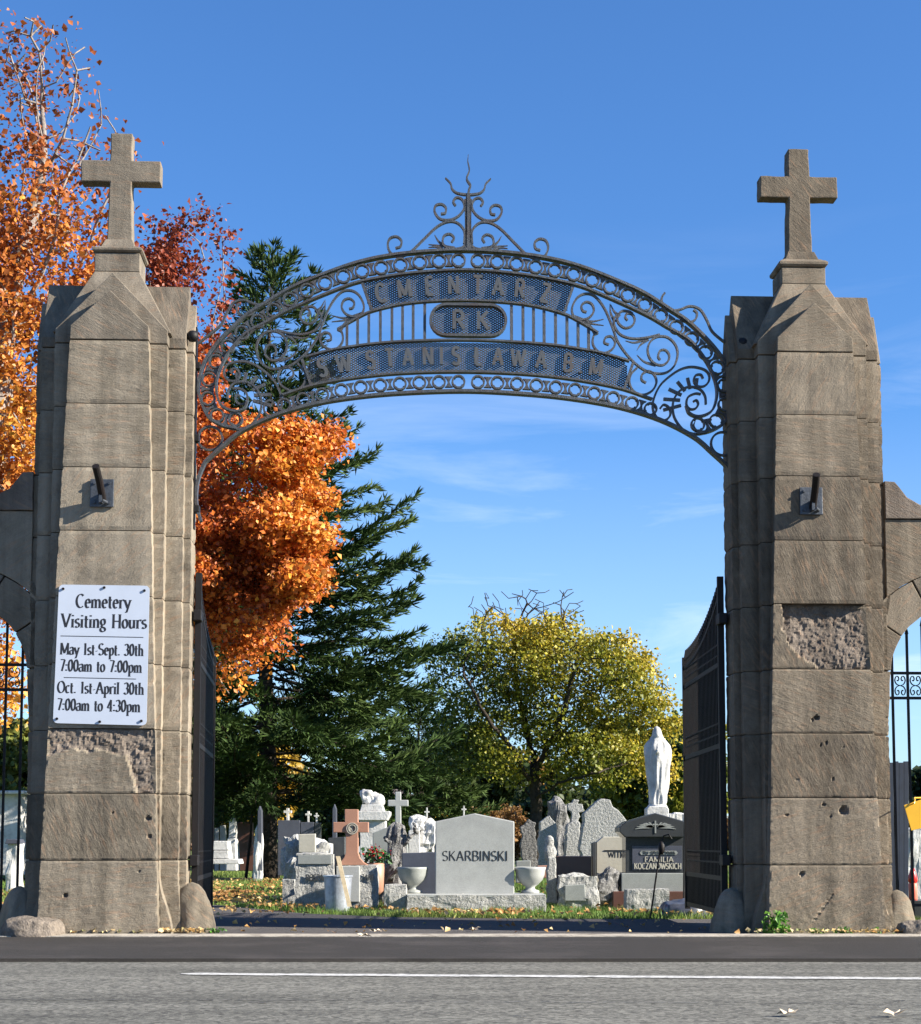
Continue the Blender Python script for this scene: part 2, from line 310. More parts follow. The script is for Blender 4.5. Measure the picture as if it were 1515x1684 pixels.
def mat_asphalt():
    m, nt, b = mat_new('old_road_asphalt'); L = nt.links.new
    tc = N(nt, 'ShaderNodeTexCoord')
    ag = N(nt, 'ShaderNodeTexVoronoi', in_Scale=42.0); L(tc.outputs['Object'], ag.inputs['Vector'])
    g = N(nt, 'ShaderNodeTexNoise', in_Scale=75.0, in_Detail=4.0, in_Roughness=0.8); L(tc.outputs['Object'], g.inputs['Vector'])
    mp = N(nt, 'ShaderNodeMapping'); mp.inputs['Scale'].default_value = (0.25, 1.5, 1); L(tc.outputs['Object'], mp.inputs['Vector'])
    lw = N(nt, 'ShaderNodeTexNoise', in_Scale=1.5, in_Detail=6.0, in_Roughness=0.6); L(mp.outputs[0], lw.inputs['Vector'])
    a = N(nt, 'ShaderNodeMath', operation='MULTIPLY_ADD', in_1=0.55); L(lw.outputs['Fac'], a.inputs[0]); L(g.outputs['Fac'], a.inputs[2])
    r = N(nt, 'ShaderNodeValToRGB'); e = r.color_ramp.elements; e[0].position = 0.52; e[1].position = 1.0
    e[0].color = (0.04, 0.039, 0.034, 1); e[1].color = (0.19, 0.183, 0.16, 1); L(a.outputs[0], r.inputs[0])
    cr = N(nt, 'ShaderNodeValToRGB'); cr.color_ramp.elements[0].position = 0.05; cr.color_ramp.elements[1].position = 0.25
    L(ag.outputs['Color'], cr.inputs[0]); cr.color_ramp.elements[0].color = (0.3, 0.3, 0.3, 1); cr.color_ramp.elements[1].color = (1.5, 1.5, 1.45, 1); cr.color_ramp.elements[1].position = 0.8
    mx = N(nt, 'ShaderNodeMix', data_type='RGBA', blend_type='MULTIPLY'); mx.inputs['Factor'].default_value = 0.8; L(r.outputs[0], mx.inputs['A']); L(cr.outputs[0], mx.inputs['B'])
    L(mx.outputs['Result'], b.inputs['Base Color']); b.inputs['Roughness'].default_value = 0.9; b.inputs['Specular IOR Level'].default_value = 0.25
    bm = N(nt, 'ShaderNodeBump', in_Strength=0.45, in_Distance=0.006); L(g.outputs['Fac'], bm.inputs['Height']); L(bm.outputs[0], b.inputs['Normal'])
    return m
M['asphalt'] = mat_asphalt()
def mat_linepaint():
    m, nt, b = mat_new('worn_white_line_paint'); L = nt.links.new
    tc = N(nt, 'ShaderNodeTexCoord'); n = N(nt, 'ShaderNodeTexNoise', in_Scale=25.0, in_Detail=8.0, in_Roughness=0.8); L(tc.outputs['Object'], n.inputs['Vector'])
    r = N(nt, 'ShaderNodeValToRGB'); r.color_ramp.elements[0].position = 0.42; r.color_ramp.elements[1].position = 0.52
    r.color_ramp.elements[0].color = (0.22, 0.22, 0.21, 1); r.color_ramp.elements[1].color = (0.52, 0.51, 0.48, 1)
    L(n.outputs['Fac'], r.inputs[0]); L(r.outputs[0], b.inputs['Base Color']); b.inputs['Roughness'].default_value = 0.8; return m
M['line'] = mat_linepaint()
def mat_ground():
    m, nt, b = mat_new('lawn_soil_with_leaves'); L = nt.links.new
    tc = N(nt, 'ShaderNodeTexCoord')
    n1 = N(nt, 'ShaderNodeTexNoise', in_Scale=0.8, in_Detail=9.0, in_Roughness=0.7); L(tc.outputs['Object'], n1.inputs['Vector'])
    r = N(nt, 'ShaderNodeValToRGB'); e = r.color_ramp.elements; e[0].position = 0.35; e[1].position = 0.65
    e[0].color = (0.045, 0.085, 0.02, 1); e[1].color = (0.10, 0.14, 0.035, 1); L(n1.outputs['Fac'], r.inputs[0])
    n2 = N(nt, 'ShaderNodeTexNoise', in_Scale=9.0, in_Detail=4.0, in_Roughness=0.8); L(tc.outputs['Object'], n2.inputs['Vector'])
    r2 = N(nt, 'ShaderNodeValToRGB'); r2.color_ramp.elements[0].position = 0.56; r2.color_ramp.elements[1].position = 0.62; L(n2.outputs['Fac'], r2.inputs[0])
    mx = N(nt, 'ShaderNodeMix', data_type='RGBA'); mx.inputs['B'].default_value = (0.30, 0.16, 0.05, 1)
    L(r2.outputs[0], mx.inputs['Factor']); L(r.outputs[0], mx.inputs['A']); L(mx.outputs['Result'], b.inputs['Base Color'])
    b.inputs['Roughness'].default_value = 1.0; b.inputs['Specular IOR Level'].default_value = 0.1; return m
M['ground'] = mat_ground()

# ------------------------------------------------------------------ setting: ground, road, drive
def sheet(name, pts, z, mat, **kw):
    mb = MB(); mb.poly([(x, y, z) for x, y in pts]); o = obj(name, mb, mat, kind='structure', **kw); return o
sheet('ground', [(-600, 14.1), (600, 14.1), (600, 1500), (-600, 1500)], 0.0, M['ground'])
sheet('road', [(-300, -120), (300, -120), (300, 11.32), (-300, 11.32)], -0.01, M['asphalt'])
mb = MB(); xs = np.linspace(-40, 40, 161)
e1 = [11.32 + 0.006*math.sin(x*7) + random.uniform(-.006, .006) for x in xs]; e2 = [13.86 + random.uniform(-.012, .012) for x in xs]
for i in range(160): mb.box(0, 1, 0, 1, -0.1, 0.0, lambda a, b, c, i=i: (xs[i] if a < .5 else xs[i+1], (e1[i] if a < .5 else e1[i+1]) if b < .5 else (e2[i] if a < .5 else e2[i+1]), -0.1 if c < -.05 else 0.012))
obj('shoulder', mb, M['shoulder'], kind='structure')
mb = MB()
for i in range(160):
    y2 = 14.13
    mb.hexa([(xs[i], e2[i]+.001, -.1), (xs[i+1], e2[i+1]+.001, -.1), (xs[i+1], y2, -.1), (xs[i], y2, -.1),
             (xs[i], e2[i]+.001, .018), (xs[i+1], e2[i+1]+.001, .018), (xs[i+1], y2, .024), (xs[i], y2, .024)])
obj('kerb_strip', mb, M['kerb'], kind='structure')
# white edge line, wavering and worn
mb = MB(); n = 90; x0, y0 = PGR(298, 1599.5); x1, y1 = PGR(1640, 1608)
for i in range(n):
    a, b = i/n, (i+1)/n
    wv = lambda t: 0.02*mnoise.noise(Vector((t*14, 0, 0)))
    wd = lambda t: (0.03 if abs(t-0.137) < .006 else 0.078)*min(1, 0.25+t*30) + 0.03*mnoise.noise(Vector((t*34, 5, 0)))
    
    A = (x0+(x1-x0)*a, y0+(y1-y0)*a+wv(a)); B = (x0+(x1-x0)*b, y0+(y1-y0)*b+wv(b))
    mb.quad((A[0], A[1]-wd(a), -.006), (B[0], B[1]-wd(b), -.006), (B[0], B[1]+wd(b), -.006), (A[0], A[1]+wd(a), -.006))
obj('edge_line', mb, M['line'], kind='structure')
# cracks in the road: thin dark tar-filled sheets
mb = MB()
def crack(px0, py0, px1, py1, wd, gaps=0.3, seed=0):
    rnd = random.Random(seed); n = 60; prev = None
    a = PGR(px0, py0, -.01); b = PGR(px1, py1, -.01)
    for i in range(n+1):
        t = i/n; p = (a[0]+(b[0]-a[0])*t, a[1]+(b[1]-a[1])*t + 0.05*mnoise.noise(Vector((t*9, seed, 0))) + 0.02*mnoise.noise(Vector((t*40, seed, 3))))
        q = wd*(0.4+0.9*abs(mnoise.noise(Vector((t*12, seed, 9)))))
        if prev and rnd.random() > gaps:
            mb.quad((prev[0], prev[1]-prev[2], -.006), (p[0], p[1]-q, -.006), (p[0], p[1]+q, -.006), (prev[0], prev[1]+prev[2], -.006))
        prev = (p[0], p[1], q)
crack(-30, 1645, 560, 1646, .010, .25, 1); crack(600, 1648, 1150, 1650, .009, .4, 2); crack(1190, 1649, 1600, 1655, .009, .4, 3)
crack(305, 1630, 322, 1631, .016, 0, 4); crack(410, 1649, 440, 1650, .018, 0, 5); crack(845, 1672, 865, 1673, .016, 0, 6); crack(1475, 1646, 1490, 1647, .02, 0, 7)
crack(1145, 1649, 1162, 1660, .012, 0, 8); crack(1240, 1630, 1270, 1649, .010, .2, 9)
obj('road_cracks', mb, M['ink'], kind='structure')
dr = [PGR(300, 1536), PGR(1230, 1536), PGR(1230, 1512.5), PGR(900, 1512), PGR(640, 1509), PGR(500, 1503), PGR(355, 1489)]
dr = [(-2.6, 14.14), (2.6, 14.14)] + dr[2:] + [(-9, 22.5), (-22, 28), (-24, 24), (-9, 17.6), (-3.4, 15.9)]
sheet('driveway', dr, 0.006, M['drive'])
sheet('path', [(-40, 33.5), (-5.0, 34.2), (-3.2, 35.3), (-4.0, 36.4), (-40, 37.5)], 0.006, M['drive'])

# ------------------------------------------------------------------ stone blocks
def fbm(p, s, seed=0.0, oct=3):
    v = 0; a = 1
    for k in range(oct):
        v += a*mnoise.noise(Vector((p[0]*s+seed, p[1]*s+seed*1.7, p[2]*s))); s *= 2.1; a *= 0.5
    return v
def plan(hs, h2, h3, h4, vs=0.0):
    r = [(hs, vs), (hs, .13), (h2, .13), (h2, .27), (h3, .27), (h3, .38), (h4, .38), (h4, .72), (h3, .72), (h3, .83), (h2, .83), (h2, .97), (hs, .97), (hs, 1.1)]
    return r + [(-x, y) for x, y in reversed(r)]
def densify(pts, step):
    out = []; kinds = []
    m = len(pts)
    for i in range(m):
        a = np.array(pts[i]); b = np.array(pts[(i+1) % m]); l = np.linalg.norm(b-a); n = max(1, int(round(l/step)))
        for k in range(n):
            out.append((i, k/n)); kinds.append(k == 0)
    return out, kinds
def halves(z, uc):
    hs = 0.478 - 0.0319*z
    fl = max(0, 1 - z/0.5); fl = fl*fl*(3-2*fl)
    return hs, 0.462 + 0.11*fl, 0.60 + 0.03*fl, 0.655
def course(parent, uc, z0, z1, mat, seed, gap=0.0035, broken=None, name='stone_block'):
    rnd = random.Random(seed)
    ref = plan(*halves(z0, uc)); spec, corner = densify(ref, 0.016 if broken else 0.05); m = len(spec)
    nz = max(6, int((z1-z0)/(0.014 if broken else 0.03))); V = []; Fc = []
    for j in range(nz+1):
        t = j/nz; z = z0 + gap + (z1-z0-2*gap)*t
        P = plan(*halves(z, uc), vs=0.0 + 0.0045*z); pm = len(P); hs_ = halves(z, uc)[0]
        edge = min(t, 1-t)*(z1-z0)
        arr = 0.0045*max(0, 1-edge/0.014)
        for q, (i, k) in enumerate(spec):
            a = P[i]; b = P[(i+1) % pm]; u = a[0]+(b[0]-a[0])*k; v = a[1]+(b[1]-a[1])*k
            dx, dy = b[0]-a[0], b[1]-a[1]; l = math.hypot(dx, dy) or 1; nx, ny = dy/l, -dx/l
            if corner[q]:
                c = P[i-1]; ex, ey = a[0]-c[0], a[1]-c[1]; l2 = math.hypot(ex, ey) or 1; nx += ey/l2; ny -= ex/l2
            d = 0.0022*fbm((u, v, z), 6, seed) + 0.0020*fbm((u, v, z), 28, seed)
            wear = 0.009*max(0, fbm((u*1.0, v, z), 19, seed+3)) if corner[q] else 0
            edgewear = arr*(1+1.5*max(0, fbm((u, v, z), 12, seed+5)))
            s = d - wear - edgewear
            if broken and v < 0.13 and ny < -0.3: s -= broken(u, z) 
            if broken and v < 0.13 and ny < -0.3 and broken(u, z) > 0.008: s += 0.014*fbm((u, v, z), 16, seed+9) + .008*fbm((u, v, z), 45, seed+2)
            u2 = u + nx*s*(1 if u else 0); v2 = v + ny*s
            if broken and v < 0.13 and ny >= -0.3: v2 = max(v2, min(.129, broken(math.copysign(hs_, u), z)))
            V.append(GW(uc+u2, v2, z))
    for j in range(nz):
        for q in range(m):
            a = j*m+q; b = j*m+(q+1) % m; Fc.append((a, b, b+m, a+m))
    Fc.append(tuple(range(m-1, -1, -1))); Fc.append(tuple(range(nz*m, nz*m+m)))
    o = obj(name, (np.array(V), Fc), [mat, M['sand_rough']], parent)
    if broken:
        mi = np.zeros(len(Fc), np.int32)
        for k in range(nz*m):
            j, q = divmod(k, m); z = z0+gap+(z1-z0-2*gap)*(j+.5)/nz; (i, kk) = spec[q]; hs = halves(z, uc)[0]
            if i == len(ref)-1 and broken(-hs+2*hs*kk, z) > .012: mi[k] = 1
        o.data.polygons.foreach_set('material_index', mi)
    return o
def smooth01(x): x = max(0, min(1, x)); return x*x*(3-2*x)
def gatefn(uc, v0=0): return lambda x, y, z: GW(uc+x, v0+y, z)
def rough_prism(parent, name, ring3, mat, seed, amp=0.004, sub=0.06):
    """ring3: MB of simple faces in world; subdivided and roughened"""
    o = obj(name, ring3, mat, parent)
    return o
def pillar(pxc, joints_px, lab, mat, side, seed, tops, broken):
    """side -1 left, +1 right"""
    uc = PG(pxc, 1536, 0)[0]
    t = thing('stone_gate_pillar', lab, 'pillar', GW(uc, .55, 0), 'gate pillars')
    zs = [0.0] + [PG(pxc, y, 0)[1] for y in joints_px[1:]]
    for i in range(len(zs)-1):
        course(t, uc, -0.05 if i == 0 else zs[i], zs[i+1], M['sand_rough'] if broken.get(i) == 'all' else mat, seed+i*3.3, broken=broken.get(i) if callable(broken.get(i)) else None)
        # mortar core inside the joint
    mc = MB(); mc.box(-.30, .30, .11, 1.0, 0, zs[-1]+.15, gatefn(uc)); mc.box(-.43, .43, .18, .92, 0.01, zs[-1]+.12, gatefn(uc)); mc.box(-.63, .63, .41, .69, .005, zs[-1]+.11, gatefn(uc)); mc.box(-.57, .57, .3, .8, .006, zs[-1]+.115, gatefn(uc))
    obj('mortar', mc, mat_basic('lime_mortar', (0.20, 0.17, 0.14), 1, 0, .2), t)
    ze = tops['eave']; zt = zs[-1] + .006
    # gabled head blocks
    def gable(name, hw0, hw1, v0, v1, zp, zee, zb=zt):
        mb = MB(); mb.prism([(-hw0, zb), (hw0, zb), (hw1, zee), (0, zp), (-hw1, zee)], (v0, v1), gatefn(uc)); return obj(name, mb, M['cap'] if mat is M['sand'] else mat, t, bevel=.006)
    hs0, hs1 = halves(zt, uc)[0], halves(ze, uc)[0]
    gable('gable_panel', hs0, hs1, .02, 1.08, tops['p1'], ze)
    gable('gable_block', .462, .462, .13, .97, tops['p2'], ze)
    zr = tops['ridge']
    def cross_gable(name, hu, v0, v1, zp, zee):
        mb = MB(); vm = (v0+v1)/2
        ring = [(v0, zt), (v1, zt), (v1, zee), (vm, zp), (v0, zee)]
        n = 5; a = [GW(uc-hu, v, z) for v, z in ring]; b = [GW(uc+hu, v, z) for v, z in ring]
        mb.v = a+b; mb.f = [(0,4,3,2,1), (5,6,7,8,9)] + [(i, (i+1)%5, (i+1)%5+5, i+5) for i in range(5)]
        return obj(name, mb, M['cap'] if mat is M['sand'] else mat, t, bevel=.006)
    cross_gable('saddle_stone', .60, .27, .83, zr, ze-.03)
    cross_gable('saddle_stone', .655, .38, .72, tops['p3'], ze-.10)
    # tapered neck
    mb = MB(); z0, z1 = ze-.02, tops['neck']; a, b, c, d = .49, .19, .40, .185
    mb.hexa([GW(uc+x, .55+y, z) for x, y, z in [(-a,-c,z0),(a,-c,z0),(a,c,z0),(-a,c,z0),(-b,-d,z1),(b,-d,z1),(b,d,z1),(-b,d,z1)]])
    obj('neck_stone', mb, M['cap'] if mat is M['sand'] else mat, t, bevel=.008)
    # pedestal and cross: a thing-part of its own with sub-parts
    fn = gatefn(uc, .55)
    mb = MB(); mb.box(-.19, .19, -.18, .18, z1+.003, tops['b1'], fn); ped = obj('pedestal', mb, M['cap'] if mat is M['sand'] else mat, t, bevel=.006)
    mb = MB(); z2, z3 = tops['b1']+.002, tops['b2']; prof = [(0, .165), (.12, .195), (.3, .21), (.55, .212), (.75, .195), (.85, .175), (1, .16)]
    for i in range(len(prof)-1):
        (s0, r0), (s1, r1) = prof[i], prof[i+1]; za, zb = z2+(z3-z2)*s0, z2+(z3-z2)*s1
        n = len(mb.v)
        mb.v += [fn(x, y*.95, z) for x, y, z in [(-r0,-r0,za),(r0,-r0,za),(r0,r0,za),(-r0,r0,za),(-r1,-r1,zb),(r1,-r1,zb),(r1,r1,zb),(-r1,r1,zb)]]
        mb.f += [(n+k, n+(k+1)%4, n+4+(k+1)%4, n+4+k) for k in range(4)]
        if i == 0: mb.f.append((n+3, n+2, n+1, n))
        if i == len(prof)-2: mb.f.append((n+4, n+5, n+6, n+7))
    obj('moulding', mb, M['cap'] if mat is M['sand'] else mat, ped, bevel=.004)
    mb = MB(); z4 = tops['b3']
    mb.hexa([fn(x, y, z) for x, y, z in [(-.145,-.14,z3+.002),(.145,-.14,z3+.002),(.145,.14,z3+.002),(-.145,.14,z3+.002),(-.115,-.11,z4),(.115,-.11,z4),(.115,.11,z4),(-.115,.11,z4)]])
    obj('plinth', mb, M['cap'] if mat is M['sand'] else mat, ped, bevel=.005)
    # cross: subdivided outline with worn edges
    w0, w1, ah, z5, z6, zt_ = .106, .093, .338, tops['arm0'], tops['arm1'], tops['top']
    ring = [(-w0, z4-.01), (w0, z4-.01), (w1, z5), (ah, z5), (ah, z6), (w1, z6), (w1, zt_), (-w1, zt_), (-w1, z6), (-ah, z6), (-ah, z5), (-w1, z5)]
    R2 = []
    for i in range(len(ring)):
        a = ring[i]; b = ring[(i+1) % len(ring)]; l = math.dist(a, b); k = max(1, int(l/.05))
        for q in range(k):
            p = (a[0]+(b[0]-a[0])*q/k, a[1]+(b[1]-a[1])*q/k)
            e = .006*fbm((p[0], 0, p[1]), 8, seed+1); R2.append((p[0]+e, p[1]+.006*fbm((p[0], 3, p[1]), 8, seed+2)*(0 if q == 0 else 1)))
    mb = MB(); mb.prism(R2, (-.075, .075), fn); obj('cross', mb, M['cap'] if mat is M['sand'] else mat, t, bevel=.009)
    return t, uc, zs
def tops_for(pxg, pxc, y):
    return dict(eave=PG(pxg, y[0], .1)[1], p1=PG(pxg, y[1], 0.02)[1], p2=PG(pxg, y[2], .13)[1], ridge=PG(pxg, y[3], .55)[1], p3=PG(pxg, y[4], .55)[1],
                neck=PG(pxc, y[5], .37)[1], b1=PG(pxc, y[6], .37)[1], b2=PG(pxc, y[7], .37)[1], b3=PG(pxc, y[8], .40)[1],
                arm0=PG(pxc, y[9], .45)[1], arm1=PG(pxc, y[10], .45)[1], top=PG(pxc, y[11], .45)[1])
def chip_sign(u, z):
    q = mnoise.noise(Vector((u*5, z*5, 7)))*.06 + mnoise.noise(Vector((u*17, z*17, 3)))*.025
    top = smooth01((z-1.44+q - max(0, .0-u)*.05)/.02)*.022
    edge = smooth01((u-.30+(z-1.15)*.35+q)/.02)*.034
    return max(top, edge)
def chip_sign_old(u, z):        # broken-away top and right edge below the sign
    a = smooth01((z-1.42)/.03)*.015*(0.3+abs(mnoise.noise(Vector((u*6, z*6, 1)))))
    b = smooth01((u-.27-.12*(1.2-z)+.03*mnoise.noise(Vector((u*5, z*9, 4))))/.03)*.028 if z > 1.1 else 0
    return a*2 + b
def chip_big(u, z):         # the spalled course on the right pillar
    e = u - (-.32 + .30*(smooth01((2.5-z)/.45)) + .06*mnoise.noise(Vector((u*7, z*7, 2))))
    e += mnoise.noise(Vector((u*19, z*19, 2)))*.03
    return smooth01(e/.02)*(.026+.05*smooth01((z-2.22)/.42))
def pits(px_list):
    L_ = []
    def f(u, z):
        if not L_:
            for uc_px, x, y, r_, d_ in px_list: p = PG(x, y, 0); L_.append((p[0]-PG(uc_px, 1536, 0)[0], p[1], r_, d_))
        return max(d_*smooth01((1.25-math.hypot(u-a, z-b)/r_)/.5) for a, b, r_, d_ in L_)
    return f
LJ = [1536, 1415, 1304.5, 1198, 1090, 980, 871.5, 767, 662, 557.5]
RJ = [1537, 1422.5, 1311.7, 1205.5, 1100, 992.5, 888, 782, 681, 578]
pl, UL, ZL = pillar(160, LJ, 'tall stone gate pillar carrying the white visiting hours sign', M['sand'], -1, 11.0,
    tops_for(181, 200, [540, 477, 448, 470, 500, 447, 416, 403, 391, 297, 262, 217]), {2: chip_sign, 0: pits([(160, 107, 1473, .014, .03), (160, 228, 1432, .01, .02)]), 1: pits([(160, 185, 1337, .01, .02), (160, 243, 1346, .02, .02), (160, 246, 1376, .016, .015)])})
pr, UR, ZR = pillar(1361, RJ, 'tall stone gate pillar without a sign, its middle course broken away', M['sand_r'], 1, 47.0,
    tops_for(1340, 1314, [560, 497, 466, 488, 520, 467, 440, 424, 411, 323, 288, 243]), {4: chip_big, 1: pits([(1361, 1388, 1333, .034, .035), (1361, 1355, 1323, .012, .02), (1361, 1366, 1343, .012, .02), (1361, 1294, 1340, .009, .02)]), 0: pits([(1361, 1319, 1437, .018, .035)]+[(1361, 1340+28*k/9, 1512-40*k/9, .010, .008) for k in range(10)]), 3: pits([(1361, 1343, 1180, .018, .04), (1361, 1337, 1183, .010, .03)]), 2: pits([(1361, 1351, 1225, .010, .02), (1361, 1359, 1222, .010, .02), (1361, 1387, 1228, .010, .02), (1361, 1312, 1283, .010, .02), (1361, 1370, 1281, .008, .02)])})

# guard stones at the feet of the pillars
def guard(u, v, wd, hgt, lab, seed):
    mb = MB(); prof = []
    for i in range(25):
        s = i/24; prof.append((wd*math.sqrt(max(0.0004, 1-s**2.4))*(1.0-.08*s), -.05 + hgt*s))
    x, y, _ = GW(u, v, 0)
    mb.lathe((x, y, 0), prof, 40, 1, .9, lambda a, z: 1+.16*mnoise.noise(Vector((math.cos(a)*1.6+seed, math.sin(a)*1.6, z*4)))+.05*mnoise.noise(Vector((math.cos(a)*7+seed, math.sin(a)*7, z*22))))
    return tag(obj('guard_stone', mb, M['sand'], at=(x, y, 0), smooth=True), lab, 'guard stone', 'guard stones at the pillar feet')
guard(UL+.70, .42, .20, .47, 'sunlit rounded guard stone at the gateway foot of the sign pillar', 1)
guard(UL-.70, .42, .18, .44, 'dark rounded guard stone in shade on the outer foot of the pillar with the sign', 5)
guard(UR-.70, .40, .18, .42, 'shaded rounded guard stone beside the right gate leaf at the broken pillar', 8)
guard(UR+.70, .42, .17, .40, 'guard stone rounded like a wedge at the outer foot of the broken pillar', 12)

# flank walls with pedestrian arches
def flank(side, uc, zspring, zt0, lab, mat, seed):
    t = thing('flank_wall', lab, 'wall', GW(uc+side*1.4, .55, 0), 'flank walls with a foot arch')
    u0 = .655; Rr = .60; cu = u0 + .02 + Rr; ring_w = .30; v0, v1 = .36, .74
    def fn(x, y, z): return GW(uc+side*x, y, z)
    def blk(name, ring, seed=0, v=(v0, v1), m=None):
        mb = MB(); rr = []
        for i in range(len(ring)):
            a = ring[i]; b = ring[(i+1) % len(ring)]; k = max(1, int(math.dist(a, b)/.06))
            for q in range(k):
                p = (a[0]+(b[0]-a[0])*q/k, a[1]+(b[1]-a[1])*q/k); rr.append((p[0]+.004*fbm((p[0], seed, p[1]), 9), p[1]+.004*fbm((p[0], seed+4, p[1]), 9)))
        mb.prism(rr, v, fn); return obj(name, mb, m or mat, t, bevel=.006)
    def arc(r, a0, a1, n=8): return [(cu - r*math.cos(a0+(a1-a0)*i/n), zspring + r*math.sin(a0+(a1-a0)*i/n)) for i in range(n+1)]
    # ring stones of the arch (springers are cut into the pillar)
    angs = [R(a) for a in (4, 34, 64, 116, 146, 176)]; g = .008
    for i in range(5):
        a0, a1 = angs[i]+g, angs[i+1]-g
        blk('arch_stone', arc(Rr, a0, a1) + list(reversed(arc(Rr+ring_w, a0, a1))), seed+i)
    for sgn in (1, -1):     # short springing stones
        f = lambda x: x if sgn == 1 else 2*cu - x
        blk('springer', [(f(cu-Rr-.02), zspring-.35), (f(cu-Rr), zspring), (f(cu-Rr*math.cos(R(3.5))), zspring+Rr*math.sin(R(3.5))), (f(cu-(Rr+ring_w)*math.cos(R(3.5))), zspring+.055), (f(cu-Rr-ring_w), zspring-.35)], seed+7, (v0+.01, v1-.01))
    # spandrel courses
    za = zspring + .52; zb = zt0 - .33
    def ex(z): 
        dz = z - zspring; r = Rr+ring_w+.008
        return math.sqrt(max(0, r*r-dz*dz)) if dz < r else 0
    for sgn in (1, -1):
        f = (lambda x: x) if sgn == 1 else (lambda x: 2*cu - x)
        pts = [(f(u0-.0), zspring+.06)] + [(f(cu-ex(z)), z) for z in np.linspace(zspring+.06, za, 8)] + [(f(u0), za)]
        blk('spandrel_stone', pts, seed+10+sgn)
        pts = [(f(u0), za+.006)] + [(f(cu-ex(z)), z) for z in np.linspace(za+.006, min(zb, zspring+Rr+ring_w+.03), 8)] + [(f(cu-.004), zb), (f(u0), zb)]
        blk('wall_stone', pts, seed+13+sgn)
    # rough swept coping, stepping down away from the pillar
    top = [(u0, zt0), (u0+.09, zt0-.005), (u0+.13, zt0-.06), (u0+.19, zt0-.14), (u0+.3, zt0-.20), (u0+.5, zt0-.25), (cu, zt0-.27)]
    blk('coping_stone', [(u0, zb+.006), (cu-.004, zb+.006)] + list(reversed(top)), seed+20, (v0-.02, v1+.02), M['sand_rough'])
    top2 = [(2*cu-x, z) for x, z in top]
    blk('coping_stone', [(cu+.004, zb+.006), (2*cu-u0, zb+.006)] + top2, seed+21, (v0-.02, v1+.02), M['sand_rough'])
    mb = MB(); mb.box(2*cu-u0, 2*cu-u0+.8, .2, .9, -.05, zt0+.5, fn); obj('outer_pier', mb, mat, t, bevel=.02)
    return t, cu, Rr
zsL = PG(45, 1108, .4)[1]; zsR = PG(1462, 1112, .4)[1]
fl, cuL, RrL = flank(-1, UL, zsL, PG(60, 778, .4)[1], 'shaded flank wall with a foot arch beside the pillar that carries the sign', M['sand'], 3)
fr, cuR, RrR = flank(1, UR, zsR, PG(1456, 793, .4)[1], 'sunlit flank wall with a foot arch beside the broken pillar', M['sand_r'], 33)

# ------------------------------------------------------------------ iron ornament helpers
def catmull(pts, n=6, closed=False):
    P = [np.array(p, float) for p in pts]; out = []; m = len(P)
    for i in range(m if closed else m-1):
        p0 = P[i-1] if (i > 0 or closed) else 2*P[0]-P[1]; p1 = P[i]; p2 = P[(i+1) % m]; p3 = P[(i+2) % m] if (i+2 < m or closed) else 2*P[-1]-P[-2]
        for k in range(n):
            t = k/n; out.append(0.5*((2*p1)+(-p0+p2)*t+(2*p0-5*p1+4*p2-p3)*t*t+(-p0+3*p1-3*p2+p3)*t**3))
    if not closed: out.append(P[-1])
    return out
# foot-arch iron fences
def foot_fence(side, uc, cu, lab, y_rails, seed):
    t = thing('iron_fence', lab, 'fence', GW(uc+side*cu, .6, 0), 'iron fences in the foot arches')
    fn = lambda x, y, z: GW(uc+side*x, .6+y, z)
    zr = [PG(1490, y, .6)[1] for y in y_rails]; z0 = PG(1490, 1512, .6)[1]
    x0, x1 = cu-.60, cu+.60
    for z in zr + [z0+.12]:
        mb = MB(); mb.box(x0, x1, -.012, .012, z-.012, z+.012, fn); obj('rail', mb, M['iron_black'], t)
    n = 9; sp = (x1-x0)/n
    for i in range(n):
        x = x0 + sp*(i+.62); k = 1-((x-cu)/.6)**2
        mb = MB(); mb.box(x-.010, x+.010, -.0095, .0095, z0-.1, zr[0]+.16+.30*k, fn)
        mb.hexa([fn(*q) for q in [(x-.014,-.014,zr[0]+.16+.30*k+.001),(x+.014,-.014,zr[0]+.16+.30*k+.001),(x+.014,.014,zr[0]+.16+.30*k+.001),(x-.014,.014,zr[0]+.16+.30*k+.001),
                                  (x-.002,-.002,zr[0]+.23+.30*k),(x+.002,-.002,zr[0]+.23+.30*k),(x+.002,.002,zr[0]+.23+.30*k),(x-.002,.002,zr[0]+.23+.30*k)]])
        obj('bar', mb, M['iron_black'], t)
        if i < n-1:
            mb = MB(); xm = x+sp/2; zm = (zr[0]+zr[1])/2; hh = (zr[0]-zr[1])/2-.012
            for s1 in (1, -1):
                for s2 in (1, -1):
                    pts = [(xm+s1*.003, zm), (xm+s1*.03, zm+s2*hh*.12), (xm+s1*.045, zm+s2*hh*.45), (xm+s1*.035, zm+s2*hh*.8), (xm+s1*.018, zm+s2*hh*.82), (xm+s1*.01, zm+s2*hh*.6), (xm+s1*.018, zm+s2*hh*.42), (xm+s1*.026, zm+s2*hh*.5)]
                    mb.ribbon(catmull(pts, 3), .007, -.008, .008, fn)
            obj('scroll', mb, M['iron_black'], t)
    return t
foot_fence(-1, UL, cuL, 'black iron fence with scrolls in the shaded foot arch beside the sign pillar', (1100, 1140), 1)
foot_fence(1, UR, cuR, 'black iron fence with scrolls in the sunlit foot arch beside the broken pillar', (1107, 1148), 2)

